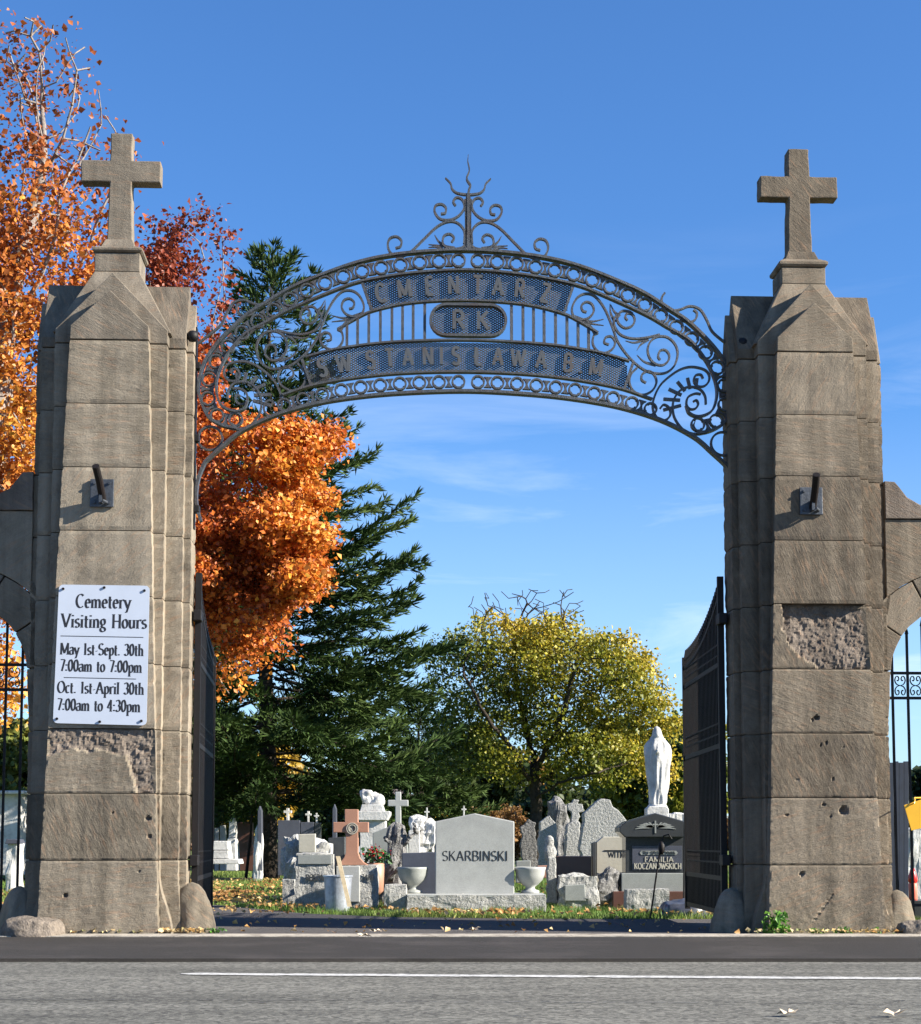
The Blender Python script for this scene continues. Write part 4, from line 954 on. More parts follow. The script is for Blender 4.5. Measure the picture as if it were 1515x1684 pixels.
for x, y in ((.035, 1.085), (.36, 1.10), (.68, 1.08), (.03, .035), (.36, .02), (.68, .035)):
    mb = MB(); n = 8; mb.prism([(x+.011*math.cos(2*math.pi*k/n), y+.011*math.sin(2*math.pi*k/n)) for k in range(n)], (.014, .0042), sf); obj('screw', mb, M['iron_black'], sg)

# ------------------------------------------------------------------ trees
def unit(v): return v/np.maximum(1e-9, np.linalg.norm(v, axis=-1, keepdims=True))
def leaf_cards(C, size, rng, aspect=0.8, fold=0.35, up=0.5, sunward=0.25):
    """folded kite leaves at centres C"""
    n = len(C); nrm = unit(rng.normal(size=(n, 3)) + np.array([sunward, -sunward*.6, up])); a = unit(np.cross(nrm, rng.normal(size=(n, 3)))); b = np.cross(nrm, a)
    s = size*(0.4+1.2*rng.random((n, 1))**1.3)
    V = np.empty((n, 4, 3)); V[:, 0] = C-a*s*.5; V[:, 1] = C+b*s*.5*aspect+nrm*s*fold*.5+a*s*.05; V[:, 2] = C+a*s*.5; V[:, 3] = C-b*s*.5*aspect+nrm*s*fold*.5+a*s*.05
    Q = np.empty((n, 2, 3), int); i = np.arange(n)*4
    Q[:, 0] = np.stack([i, i+1, i+2], 1); Q[:, 1] = np.stack([i, i+2, i+3], 1)
    return V.reshape(-1, 3), Q.reshape(-1, 3)
def lump(P, s, seed):
    return (np.sin(P[:, 0]*s+seed)+np.sin(P[:, 1]*s*1.3+seed*2.1)+np.sin(P[:, 2]*s*.9+seed*.7)+np.sin((P[:, 0]+P[:, 2])*s*1.7+seed)*.7)/3.7
def tints(P, pal, rng, s=1.1, seed=0.0, jit=.22, bias=None):
    """palette by position: neighbouring leaves turn colour together"""
    pal = np.array(pal); t = (lump(P, s, seed)+1)/2 + rng.normal(0, .13, len(P))
    if bias is not None: t = t + bias
    t = np.clip(t, 0, .9999)*(len(pal)-1); i = t.astype(int); f = (t-i)[:, None]
    c = pal[i]*(1-f)+pal[np.minimum(i+1, len(pal)-1)]*f
    c = c*np.exp(rng.normal(0, jit, (len(P), 1)))
    return np.concatenate([np.clip(c, 0, .9), np.ones((len(P), 1))], 1)
def sample_blobs(blobs, n, rng):
    vol = np.array([b[3]*b[4]*b[5]*b[6] for b in blobs]); k = rng.choice(len(blobs), n, p=vol/vol.sum())
    d = unit(rng.normal(size=(n, 3)))*(rng.random((n, 1))**.42)
    B = np.array([b[:6] for b in blobs])[k]; return B[:, :3]+d*B[:, 3:6], k
def pxblob(px, py, rx, ry, Y, w=1.0, dy=0.0, dratio=1.0):
    X, Z = PY(px, py, Y+dy); X2, _ = PY(px+rx, py, Y+dy); _, Z2 = PY(px, py-ry, Y+dy)
    return (X, Y+dy, Z, X2-X, (X2-X)*dratio, Z2-Z, w)
def grow(base, trunk, attr, step=.28, kill=.42, seed=0, iters=120, limbs=()):
    rng = np.random.default_rng(seed); nodes = [np.array(base, float)]; par = [-1]
    for p in trunk:
        a = nodes[-1]; b = np.array(p, float); l = np.linalg.norm(b-a); n = max(1, int(l/step)); 
        for k in range(1, n+1): nodes.append(a+(b-a)*k/n + rng.normal(0, .02, 3)); par.append(len(nodes)-2)
    for lb in limbs:
        p0 = np.array(lb[0], float); st_ = int(np.argmin([np.linalg.norm(q-p0) for q in nodes])); cur = st_
        for p in lb[1:]:
            a = nodes[cur]; b = np.array(p, float); n = max(1, int(np.linalg.norm(b-a)/step))
            for k in range(1, n+1): nodes.append(a+(b-a)*k/n+rng.normal(0, .03, 3)); par.append(cur); cur = len(nodes)-1
    A = attr.copy(); Nn = np.array(nodes); D = np.linalg.norm(A[:, None]-Nn[None], axis=2); near = D.argmin(1); nd = D.min(1); alive = np.ones(len(A), bool)
    for it in range(iters):
        if alive.sum() < 3: break
        new = []; newp = []
        idx = np.where(alive)[0]
        for nnode in np.unique(near[idx]):
            s = idx[near[idx] == nnode]; d = unit(A[s]-Nn[nnode]).mean(0); d = d + rng.normal(0, .06, 3); d /= np.linalg.norm(d)+1e-9
            # limbs rise before they spread
            d[2] += .08; d /= np.linalg.norm(d); q = Nn[nnode]+d*step
            if np.min(np.linalg.norm(Nn[-400:]-q, axis=1)) < step*.25: continue
            new.append(q); newp.append(nnode)
        if not new: break
        new = np.array(new); off = len(Nn); Nn = np.concatenate([Nn, new]); par += newp
        D = np.linalg.norm(A[:, None]-new[None], axis=2); m = D.argmin(1); dm = D.min(1); up = dm < nd; nd[up] = dm[up]; near[up] = m[up]+off; alive &= nd > kill
    return Nn, np.array(par)
def wood(Nn, par, tip=.009, ex=2.35, rmax=None):
    r = np.zeros(len(Nn)); kids = np.zeros(len(Nn), int)
    acc = np.zeros(len(Nn))
    for i in range(len(Nn)-1, 0, -1):
        if kids[i] == 0: acc[i] = tip**ex
        acc[par[i]] += acc[i]; kids[par[i]] += 1
    r = acc**(1/ex)
    if rmax: r *= 1; sc = rmax/r[0]; r = np.where(r > .03, .03+(r-.03)*(rmax-.03)/(r[0]-.03), r)
    return r, kids
def wood_mesh(Nn, par, r, sel, seg=5):
    I = np.where(sel)[0]; P1 = Nn[I]; P0 = Nn[par[I]]; d = unit(P1-P0); x = unit(np.cross(d, np.array([.31, .2, .9]))); y = np.cross(d, x)
    an = np.arange(seg)*2*np.pi/seg; ca, sa = np.cos(an), np.sin(an)
    rr0 = np.minimum(r[par[I]], r[I]*1.5)
    r0 = P0[:, None]+(x[:, None]*ca[None, :, None]+y[:, None]*sa[None, :, None])*rr0[:, None, None]
    r1 = P1[:, None]+(x[:, None]*ca[None, :, None]+y[:, None]*sa[None, :, None])*r[I][:, None, None]+d[:, None]*r[I][:, None, None]*.3
    V = np.concatenate([r0, r1], 1).reshape(-1, 3); b = (np.arange(len(I))*2*seg)[:, None]; k = np.arange(seg)
    Q = np.stack([b+k, b+(k+1) % seg, b+seg+(k+1) % seg, b+seg+k], 2).reshape(-1, 4); return V, Q
def broad_tree(name, label, base, trunk, blobs, natt, nleaf, pal, bark, size, seed, rtrunk, bare=(), kill=.42, step=.28, spread=.26, palseed=0., pals=1.1, group=None, sunbias=0.0, twig=.009, clump=None, zbias=0.0, limbs=()):
    rng = np.random.default_rng(seed); t = thing(name, label, 'tree', base, group)
    A, _ = sample_blobs(list(blobs)+list(bare), natt, rng); keep = lump(A, 1.9, seed) > -.55; A = A[keep]
    Nn, par = grow(base, trunk, A, step, kill, seed, limbs=limbs); r, kids = wood(Nn, par, twig, rmax=rtrunk)
    big = r > .05; big[0] = False; sm = ~big; sm[0] = False
    V, Q = wood_mesh(Nn, par, r, big, 8); fast_mesh('trunk', V, Q, bark, t)
    V, Q = wood_mesh(Nn, par, r, sm, 4); fast_mesh('branches', V, Q, bark, t, kind='stuff')
    # leaves gather round the fine twigs that lie in leafy parts of the crown
    tipn = np.where((r < .022))[0]; P = Nn[tipn]; w = np.zeros(len(P))
    for b in blobs:
        q = (((P-np.array(b[:3]))/np.array(b[3:6]))**2).sum(1); w = np.maximum(w, np.where(q < 1.25, b[6], 0))
    w *= np.clip(.8+(.55 if clump is None else clump)*lump(P, 2.3, seed+1.3), .12, 2) ; w /= w.sum()
    k = rng.choice(len(P), nleaf, p=w); C = P[k]+rng.normal(0, spread, (nleaf, 3))*np.array([1, 1, .7])
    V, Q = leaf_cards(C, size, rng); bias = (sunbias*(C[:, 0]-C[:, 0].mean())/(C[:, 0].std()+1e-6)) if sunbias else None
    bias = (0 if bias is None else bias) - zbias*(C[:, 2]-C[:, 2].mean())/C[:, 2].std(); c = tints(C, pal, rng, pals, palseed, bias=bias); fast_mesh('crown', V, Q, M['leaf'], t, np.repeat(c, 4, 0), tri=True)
    return t
Y1 = 24.0; Y2 = 27.0
bx = lambda px, Y, z=0: (PY(px, 1400, Y)[0], Y, z)
def atp(px, py, Y): x, z = PY(px, py, Y); return (x, Y, z)
PAL_ORANGE = [(.24,.065,.02), (.36,.10,.022), (.48,.16,.03), (.60,.26,.04), (.66,.38,.06)]
PAL_RED = [(.22,.045,.018), (.38,.085,.02), (.54,.14,.022), (.64,.22,.028), (.68,.33,.05), (.74,.50,.10)]
blA = [pxblob(30,150,130,100,Y1,.10), pxblob(150,300,75,80,Y1,.45), pxblob(195,290,48,60,Y1,.7), pxblob(20,400,180,170,Y1,.6), pxblob(110,520,110,120,Y1,1.0,.3), pxblob(-10,680,130,200,Y1,1.2), pxblob(10,900,70,130,Y1,1.2), pxblob(-30,1080,75,130,Y1,1.2), pxblob(120,440,100,100,Y1,.8,.6)]
broad_tree('maple_tree', 'tall maple behind the sign pillar, half bare, brown and gold leaves', bx(-60, Y1), [atp(-45, 1150, Y1), atp(-20, 850, Y1), atp(0, 600, Y1)], blA, 2300, 34000,
           PAL_ORANGE, M['bark_light'], .078, 3, .26, bare=[pxblob(60,120,125,85,Y1,2.), pxblob(130,240,95,95,Y1,1.6)], kill=.33, step=.24, spread=.16, palseed=1.0, clump=1.0, zbias=.15, twig=.011)
blB = [pxblob(310,400,85,72,Y2,.35), pxblob(300,560,100,110,Y2,.55), pxblob(430,790,112,108,Y2,1.7,-.6), pxblob(400,930,140,100,Y2,1.7,-.6), pxblob(480,745,78,58,Y2,1.7,-.8), pxblob(470,870,85,60,Y2,1.6,-1.0), pxblob(450,960,95,45,Y2,1.5,-.9), pxblob(390,1040,88,85,Y2,1.6,-.4), pxblob(350,1120,50,42,Y2,1.4,-.4), pxblob(270,800,130,220,Y2,1.1), pxblob(210,500,90,120,Y2,.7)]
broad_tree('maple_tree', 'bright orange maple overhanging the left side of the gateway', bx(205, Y2), [atp(215, 1200, Y2), atp(240, 1000, Y2), atp(265, 800, Y2)], blB, 1900, 88000,
           PAL_RED, M['bark_light'], .076, 5, .28, bare=[pxblob(360,400,60,60,Y2,.3)], kill=.36, spread=.15, palseed=2.2, zbias=.16, clump=1.5, sunbias=.0, pals=.9, twig=.009)
Y3 = 45.0
PAL_YG = [(.07,.095,.014), (.13,.155,.018), (.22,.22,.022), (.36,.30,.028), (.50,.35,.035)]
blC = [pxblob(790,1110,92,92,Y3,1.0), pxblob(900,1090,115,68,Y3,1.1), pxblob(1000,1120,92,88,Y3,1.2), pxblob(1075,1165,50,62,Y3,1.2), pxblob(770,1215,68,62,Y3,1.0), pxblob(978,1252,100,54,Y3,1.2), pxblob(808,1256,78,44,Y3,1.0), pxblob(1070,1245,55,60,Y3,1), pxblob(740,1180,32,50,Y3,.7)]
def lp(px, py, dy): x, z = PY(px, py, Y3+dy); return (x, Y3+dy, z)
LIMB_C = [[lp(880,1300,0), lp(845,1235,-.6), lp(800,1180,-1.2), lp(765,1110,-1.4)], [lp(878,1275,0), lp(868,1200,.5), lp(850,1120,.9), lp(845,1050,1)], [lp(879,1275,0), lp(905,1215,-.4), lp(935,1160,-.9), lp(950,1080,-1.2)],
          [lp(881,1290,0), lp(925,1250,.6), lp(985,1195,1.2), lp(1040,1130,1.4)], [lp(882,1325,0), lp(915,1290,-.8), lp(985,1270,-1.8)], [lp(880,1310,0), lp(850,1285,.8), lp(790,1255,1.6)]]
blC.append(pxblob(880,1190,95,58,Y3,.55))
broad_tree('round_crowned_tree', 'round yellow green tree with bare twigs on top, behind the headstones', bx(884, Y3), [atp(882, 1320, Y3), atp(878, 1275, Y3)], blC, 3600, 50000,
           PAL_YG, M['bark'], .085, 9, .15, bare=[pxblob(845,1005,90,42,Y3,3.5), pxblob(925,998,48,40,Y3,3.5), pxblob(735,1090,40,55,Y3,1.5)], kill=.30, step=.25, spread=.17, palseed=.3, limbs=LIMB_C, clump=1.0, sunbias=.2, zbias=-.12, twig=.010)  # sunlight put into the leaf colours: lighter towards the right and the top

def conifer(name, label, base, hgt, prof, nb, seed, rtr, pal, z0=1.9, card=.22, dens=1.0):
    rng = np.random.default_rng(seed); t = thing(name, label, 'tree', base); bx_, by_, bz_ = base
    mb = MB(); zs = np.linspace(0, hgt, 16); mb.tube([(bx_+.05*math.sin(z), by_, bz_-.1+z) for z in zs], [rtr*(1+.55*max(0, 1-z/.9)**2)*(1-z/hgt*.93) for z in zs], 14); obj('trunk', mb, M['bark'], t, smooth=True)
    bw = MB(); T = []; D = []; S = []
    for i in range(nb):
        f = (i+.5)/nb; z = z0+(hgt-z0)*(1-(1-f)**1.25) if True else 0
        z = z0+(hgt-z0-.15)*f**1.12; Lb = np.interp(z, prof[0], prof[1])*rng.uniform(.72, 1.08); az = i*2.399+rng.normal(0, .25)
        dirh = np.array([math.cos(az), math.sin(az), 0]); droop = np.interp(z/hgt, [0, .35, .8, 1], [-.30, -.16, .22, .6]); up = rng.uniform(.10, .3)
        n = max(5, int(Lb/.16)); P = []
        for k in range(n+1):
            s = k/n; zz = z + Lb*(droop*s + up*s*s*s + .05*math.sin(s*6+i)); P.append(np.array([bx_, by_, bz_+zz]) + dirh*Lb*s + np.array([-dirh[1], dirh[0], 0])*Lb*.06*math.sin(s*4+i))
        bw.tube(P, [max(.006, .032*(Lb/3.5)*(1-.85*k/n)) for k in range(n+1)], 4, False)
        for k in range(1, n+1):
            s = k/n
            if s < .18: continue
            tg = unit(P[k]-P[k-1]); side = np.array([-tg[1], tg[0], 0]); side = side/np.linalg.norm(side)
            Ls = (.16+.34*Lb*(1-s)**.8*min(1, s*2.5))*rng.uniform(.7, 1.15)
            for sg in (1, -1):
                dd = unit(side*sg*.85 + tg*.65 + np.array([0, 0, rng.normal(-.06, .1)])); m = max(1, int(Ls/.085*dens))
                for q in range(m):
                    a = (q+rng.random()*.6)/m; c = P[k]+dd*Ls*a+np.array([0, 0, -.10*a*a+rng.normal(0, .015)])
                    w = 6 if s > .8 else 4
                    for _ in range(w):
                        T.append(c); D.append(unit(dd*.55+tg*.6+rng.normal(0, .42, 3)+np.array([0, 0, .16]))); S.append(card*rng.uniform(.6, 1.15))
            if k == n:
                for _ in range(5): T.append(P[k]); D.append(unit(tg+rng.normal(0, .35, 3)+np.array([0, 0, .3]))); S.append(card*1.1)
    for _ in range(60):
        z = hgt-rng.random()*1.0; T.append(np.array([bx_, by_, bz_+z])); D.append(unit(rng.normal(0, .6, 3)+np.array([0, 0, .9]))); S.append(card)
    obj('branches', bw, M['bark'], t, kind='stuff')
    T = np.array(T); D = np.array(D); S = np.array(S)[:, None]; n = len(T); wv = unit(np.cross(D, rng.normal(size=(n, 3))))
    V = np.empty((n, 4, 3)); V[:, 0] = T; V[:, 1] = T+D*S*.45+wv*S*.085; V[:, 2] = T+D*S; V[:, 3] = T+D*S*.45-wv*S*.085
    Q = (np.arange(n)*4)[:, None]+np.arange(4)
    c = tints(T, pal, rng, 1.6, seed, .25); fast_mesh('crown', V.reshape(-1, 3), Q, M['needle'], t, np.repeat(c, 4, 0))
    print('conifer cards', n)
    return t
PAL_SP = [(.016,.030,.009), (.026,.048,.012), (.038,.065,.016), (.06,.088,.022)]
bxs, _ = PY(437, 1445, 35.5)
conifer('spruce_tree', 'tall dark green spruce between the maple and the yellow tree', (bxs, 35.5, 0), 12.85,
        ([0, 1.5, 2.3, 3.5, 5, 6.5, 8, 9.2, 10.5, 11.6, 12.5, 13], [2.6, 3.0, 3.7, 3.9, 3.5, 2.95, 2.5, 1.95, 1.25, .95, .5, .12]), 170, 4, .20, PAL_SP, z0=1.7, card=.24, dens=1.1)
X_, Z_ = PY(690, 1385, 50); conifer('spruce_tree', 'lower dark spruce filling in right of the tall spruce', (X_, 50, 0), 4.9, ([0, 1, 2, 3, 4, 5], [2.2, 2.4, 2.1, 1.5, .9, .15]), 90, 8, .14, PAL_SP, z0=.7, card=.26)
X_, Z_ = PY(350, 1385, 48); conifer('spruce_tree', 'dark spruce glimpsed low behind the open left gate leaf', (X_, 48, 0), 5.2, ([0, 1, 2, 3, 4, 5], [1.9, 2.0, 1.8, 1.3, .8, .15]), 70, 18, .14, PAL_SP, z0=1.1, card=.26)

# looser background trees and bushes
def back_tree(name, label, px, Y, h0, h1, rad, pal, n, seed, size=.22, trunk=True, cat='tree', group=None):
    rng = np.random.default_rng(seed); x, _ = PY(px, 1385, Y); t = thing(name, label, cat, (x, Y, 0), group)
    cl = 26; cc = np.array([x, Y, (h0+h1)/2]) + unit(rng.normal(size=(cl, 3)))*np.array([rad, rad, (h1-h0)/2])*(rng.random((cl, 1))**.35)*.78
    rs = rng.uniform(.22, .42, cl)*min(rad, (h1-h0)/1.6); k = rng.integers(0, cl, n); d = unit(rng.normal(size=(n, 3)))*(rng.random((n, 1))**.4)
    C = cc[k]+d*rs[k][:, None]; C = C[C[:, 2] > .05]
    V, Q = leaf_cards(C, size, rng); c = tints(C, pal, rng, 1.0, seed); fast_mesh('crown' if cat == 'tree' else 'foliage', V, Q, M['leaf'], t, np.repeat(c, 4, 0), tri=True)
    mb = MB()
    if trunk: mb.tube([(x, Y, -.1), (x+.05, Y, (h0+h1)/3), (x, Y, h1*.8)], [.035*h1, .028*h1, .01], 7)
    for i in range(0, cl, 2): mb.tube([(x, Y, h0*.6+.1), tuple((np.array([x, Y, h0*.6])+cc[i])/2+rng.normal(0, .1, 3)), tuple(cc[i])], [.012*h1, .009*h1, .004*h1], 4)
    obj('trunk' if trunk else 'stems', mb, M['bark'], t); return t
PAL_DK = [(.018,.03,.012), (.03,.05,.016), (.045,.07,.022), (.07,.085,.025)]
PAL_BR = [(.10,.05,.02), (.18,.085,.03), (.24,.13,.04), (.30,.19,.05)]
PAL_GD = [(.24,.15,.02), (.40,.26,.03), (.52,.34,.04), (.45,.22,.03)]
back_tree('autumn_tree', 'golden brown tree seen past the spruce trunk beside the gate leaf', 385, 62, .9, 5.2, 2.6, PAL_GD, 12000, 21)
back_tree('hedge_tree', 'dark evergreen low tree left of the spruce trunk', 395, 85, .2, 3.6, 3.6, PAL_DK, 9000, 22, .3)
back_tree('brown_tree', 'brown thinning tree between the small white crosses', 490, 88, .3, 4.4, 3.2, PAL_BR, 9000, 23, .28)
back_tree('hedge_tree', 'dark tree mass right behind the pink cross headstone', 560, 80, .1, 4.6, 3.2, PAL_DK, 11000, 24, .3)
back_tree('green_tree', 'dark green tree above the pale granite headstone', 770, 82, 1.0, 6.0, 3.8, PAL_DK, 13000, 25, .3)
back_tree('autumn_tree', 'rust coloured tree behind the trunk of the yellow tree', 850, 90, .4, 5.4, 2.8, PAL_BR+PAL_GD, 11000, 26, .28)
back_tree('hedge_tree', 'dark tree behind the rough domed stone', 960, 76, .1, 4.0, 3.0, PAL_DK, 11000, 27, .28)
back_tree('green_tree', 'dense green tree behind the white veiled statue', 1080, 62, .1, 5.6, 2.6, [(.03,.06,.015), (.06,.10,.02), (.14,.17,.03), (.25,.24,.03)], 15000, 28, .22)
back_tree('autumn_tree', 'thin yellow tree at the tips of the right gate leaf', 1150, 58, .3, 5.2, 1.5, PAL_YG, 8000, 29, .2)
back_tree('green_tree', 'green tree low in the shaded foot arch', 10, 40, 1.0, 3.4, 1.8, [(.05,.08,.02), (.12,.15,.03), (.3,.24,.04)], 9000, 30, .18)
back_tree('green_tree', 'dark green tree behind the yellow tag in the right foot arch', 1512, 42, .1, 2.9, 1.1, PAL_DK, 9000, 31, .16)
back_tree('round_bush', 'round golden bush beside the pale cross', 693, 58, .05, 2.1, 1.05, PAL_GD, 9000, 32, .12, False, 'bush')
back_tree('wide_bush', 'wide rust and grey bush right behind the pale granite headstone', 808, 60, .05, 1.95, 1.7, PAL_BR, 10000, 33, .12, False, 'bush')
def treeline():
    rng = np.random.default_rng(77); n = 42000; xx = rng.uniform(-75, 75, n); hh = 3.2+1.4*np.sin(xx*.21)+1.0*np.sin(xx*.63+1)+.6*np.sin(xx*1.7)
    C = np.stack([xx, 150+rng.normal(0, 2.5, n), rng.random(n)**.8*np.maximum(1.2, hh)], 1); V, Q = leaf_cards(C, .75, rng); c = tints(C, PAL_DK+PAL_BR, rng, .25, 3)
    o = fast_mesh('distant_woods', V, Q, M['leaf'], None, np.repeat(c, 4, 0), at=(0, 150, 0), tri=True, kind='stuff'); tag(o, 'low dark woods along the far edge of the cemetery', 'woods')
treeline()

# ------------------------------------------------------------------ houses far behind
def house(label, px0, px1, py_e, py_r, Y, wallm, seed):
    x0, ze = PY(px0, py_e, Y); x1, _ = PY(px1, py_e, Y); _, zr = PY(px0, py_r, Y); t = thing('house', label, 'house', ((x0+x1)/2, Y, 0)); D = 7
    mb = MB(); mb.box(x0, x1, Y, Y+D, -.1, ze); obj('wall', mb, wallm, t)
    mb = MB(); o_ = .35; a = [(x0-o_, Y-o_, ze-.1), (x1+o_, Y-o_, ze-.1), (x1+o_, Y+D/2, zr), (x0-o_, Y+D/2, zr)]; b = [(x0-o_, Y+D+o_, ze-.1), (x1+o_, Y+D+o_, ze-.1)]
    mb.quad(*a); mb.quad(b[1], b[0], a[3], a[2]); mb.poly([(x0, Y, ze-.02), (x0, Y+D/2, zr-.1), (x0, Y+D, ze-.02)]); mb.poly([(x1, Y, ze-.02), (x1, Y+D, ze-.02), (x1, Y+D/2, zr-.1)])
    rf = obj('roof', mb, M['roof'], t); md = rf.modifiers.new('thick', 'SOLIDIFY'); md.thickness = .15
    n = max(2, int((x1-x0)/2.2))
    for i in range(n):
        for z in ([1.0] if ze < 3.6 else [1.0, 3.4]):
            xc = x0+(x1-x0)*(i+.5)/n; mb = MB(); mb.box(xc-.55, xc+.55, Y-.06, Y+.02, z, z+1.3); wn = obj('window', mb, M['housew'], t); mb = MB(); mb.box(xc-.46, xc+.46, Y-.08, Y-.061, z+.09, z+1.21); obj('pane', mb, M['glass'], wn)
    return t
house('white house with a brown roof far behind the white monument', 560, 665, 1318, 1292, 120, M['housew'], 1)
house('red brick house far off between the golden bush and the big headstone', 703, 775, 1328, 1300, 110, M['houser'], 2)
house('pale house far off behind the trunk of the yellow tree', 862, 925, 1352, 1325, 130, M['housew'], 3)

# ------------------------------------------------------------------ grave markers
def sprism(name, pts, Y, dep, mat, parent, bevel=.008, jitter=0.0, seed=0, step=.05, at=None):
    ring = [PY(x, y, Y) for x, y in pts]
    if jitter:
        out = []
        for i in range(len(ring)):
            a = ring[i]; b = ring[(i+1) % len(ring)]; k = max(1, int(math.dist(a, b)/step))
            for q in range(k): p = (a[0]+(b[0]-a[0])*q/k, a[1]+(b[1]-a[1])*q/k); out.append((p[0]+jitter*fbm((p[0], seed, p[1]), 11), p[1]+jitter*fbm((p[0], seed+5, p[1]), 11)))
        ring = out
    area = sum(ring[i][0]*ring[(i+1) % len(ring)][1]-ring[(i+1) % len(ring)][0]*ring[i][1] for i in range(len(ring)))
    if area < 0: ring = ring[::-1]
    mb = MB(); mb.prism(ring, (Y, Y+dep)); return obj(name, mb, mat, parent, at=at, bevel=bevel)
def rock(name, px0, px1, py0, py1, Y, dep, mat, parent, seed, amp=.05, sharp=.72, n=9, zmin=None, at=None, smooth=False):
    x0, z1 = PY(px0, py0, Y); x1, z0 = PY(px1, py1, Y)
    if zmin is not None: z0 = zmin
    V = []; Fc = []; idx = {}
    def vert(i, j, k):
        key = (i, j, k)
        if key not in idx:
            p = np.array([i, j, k], float)/n*2-1; q = p/np.linalg.norm(p); l = max(abs(p)); p = p*sharp+q*(1-sharp)*l*1.15
            w = np.array([(x0+x1)/2+p[0]*(x1-x0)/2, Y+dep/2+p[1]*dep/2, (z0+z1)/2+p[2]*(z1-z0)/2]); f = fbm(w, 3.2, seed)+.5*fbm(w, 11, seed+2)
            w = w + q*amp*f; idx[key] = len(V); V.append(w)
        return idx[key]
    for a in range(n):
        for b in range(n):
            Fc += [(vert(a,0,b), vert(a+1,0,b), vert(a+1,0,b+1), vert(a,0,b+1)), (vert(a,n,b), vert(a,n,b+1), vert(a+1,n,b+1), vert(a+1,n,b)),
                   (vert(0,a,b), vert(0,a,b+1), vert(0,a+1,b+1), vert(0,a+1,b)), (vert(n,a,b), vert(n,a+1,b), vert(n,a+1,b+1), vert(n,a,b+1)),
                   (vert(a,b,0), vert(a,b+1,0), vert(a+1,b+1,0), vert(a+1,b,0)), (vert(a,b,n), vert(a+1,b,n), vert(a+1,b+1,n), vert(a,b+1,n))]
    return obj(name, (np.array(V), Fc), mat, parent, at=at, smooth=smooth)
def gthing(name, label, px, Y, group=None, cat='headstone'): x, _ = PY(px, 1400, Y); return thing(name, label, cat, (x, Y, 0), group)
def carve(s, px0, px1, py_base, py_top, Y, parent, mat, thick=.14, thin=.05, serif=False, d=.006):
    x0, z0 = PY(px0, py_base, Y); x1, z1 = PY(px1, py_top, Y); h = z1-z0
    mb = MB(); write(mb, s, x0, z0, h, lambda a, dd, b: (a, Y-dd, b), width=x1-x0, thick=thick, thin=thin, serif=serif, depth=(.0008, d), step=.00012); return obj('lettering', mb, mat, parent)
# 1 big pale headstone with base and two urns
Yk = 19.0
t = gthing('headstone', 'pale grey granite headstone with a shallow peak and black carved surname', 780, Yk)
sprism('tablet', [(716,1476),(716,1351),(781,1337.5),(846,1351),(846,1476)], Yk+.28, .22, M['granite'], t, .01)
rock('base', 668, 898, 1472, 1500, Yk, .62, M['granite_rock'], t, 3, .022, .97, 22, zmin=-.04)
sprism('base_top', [(669,1476),(669,1471),(897,1471),(897,1476)], Yk+.01, .60, M['granite'], t, .006)
carve('SKARBINSKI', 727, 836, 1415.5, 1399.5, Yk+.28, t, M['ink'], .125, .05, d=.0018)
def urn(px, label):
    Yq = Yk+.22; x, zb = PY(px, 1470, Yq); t = gthing('urn', label, px, Yq, cat='urn'); s = .0067
    mb = MB(); prof = [(.10,0),(.10,.03),(.055,.045),(.05,.07),(.09,.10),(.135,.145),(.158,.20),(.165,.25),(.17,.262),(.172,.285),(.155,.288),(.14,.24)]
    mb.lathe((x, Yq+.16, zb), prof, 28); obj('bowl', mb, M['granite'] if px > 800 else M['granite_mid'], t, smooth=True)
    mb = MB(); mb.box(x-.11, x+.11, Yq+.05, Yq+.27, zb-.03, zb+.002); obj('foot', mb, M['granite'], t, bevel=.004); return t
urn(678, 'round pale stone urn left of the carved surname headstone'); urn(873, 'round pale stone urn right of the carved surname headstone')
t = gthing('marker_stone', 'small squared rough footstone left of the peaked headstone base', 650, 19.1, cat='marker'); rock('block', 633, 668, 1455, 1495, 19.1, .25, M['granite_rock'], t, 5, .02, .9, 8, zmin=-.05)
# tree-stump monument with pale cross
Yt = 20.6
t = gthing('stump_monument', 'dark lichened stone stump monument carved like a gnarled trunk', 650, Yt, cat='monument')
rng = random.Random(3); mb = MB(); x, _ = PY(651, 1400, Yt)
mb.lathe((x, Yt+.2, -.05), [(.20,0),(.215,.15),(.19,.32),(.155,.5),(.12,.62),(.105,.75),(.115,.88),(.09,.98),(.03,1.03)], 22, 1, .8, lambda a, z: 1+.28*mnoise.noise(Vector((math.cos(a)*2.6, math.sin(a)*2.6, z*5)))+.12*math.sin(a*5+z*9))
obj('stump', mb, M['dark_rock'], t)
for k, (a, b, r_) in enumerate([((.05,0,.70),(.24,-.05,.86),.035), ((-.03,0,.72),(-.15,-.04,.80),.035), ((.0,0,.55),(.17,-.12,.35),.03), ((.24,-.05,.86),(.20,-.08,.97),.028), ((-.08,-.1,.30),(.1,-.17,.55),.03)]):
    mb = MB(); P = [(x+a[0]+(b[0]-a[0])*s+.015*math.sin(s*7+k), Yt+.2+a[1]+(b[1]-a[1])*s-.05*math.sin(s*3.1), a[2]+(b[2]-a[2])*s) for s in np.linspace(0, 1, 7)]; mb.tube(P, [r_*(1-.5*s)+.006*math.sin(s*20+k) for s in np.linspace(0, 1, 7)], 8); obj('stone_branch', mb, M['dark_rock'], t)
t = gthing('stone_cross', 'plain pale grey stone cross rising above the gnarled stump monument', 655, 23.5, cat='cross')
sprism('cross', [(650,1395),(650,1326),(638,1326),(638,1315.5),(650,1315.5),(650,1302),(659.5,1302),(659.5,1315.5),(671.5,1315.5),(671.5,1326),(659.5,1326),(660,1395)], 23.5, .12, M['granite'], t)
sprism('pedestal', [(636,1450),(640,1388),(670,1388),(674,1450)], 23.4, .3, M['granite_mid'], t)
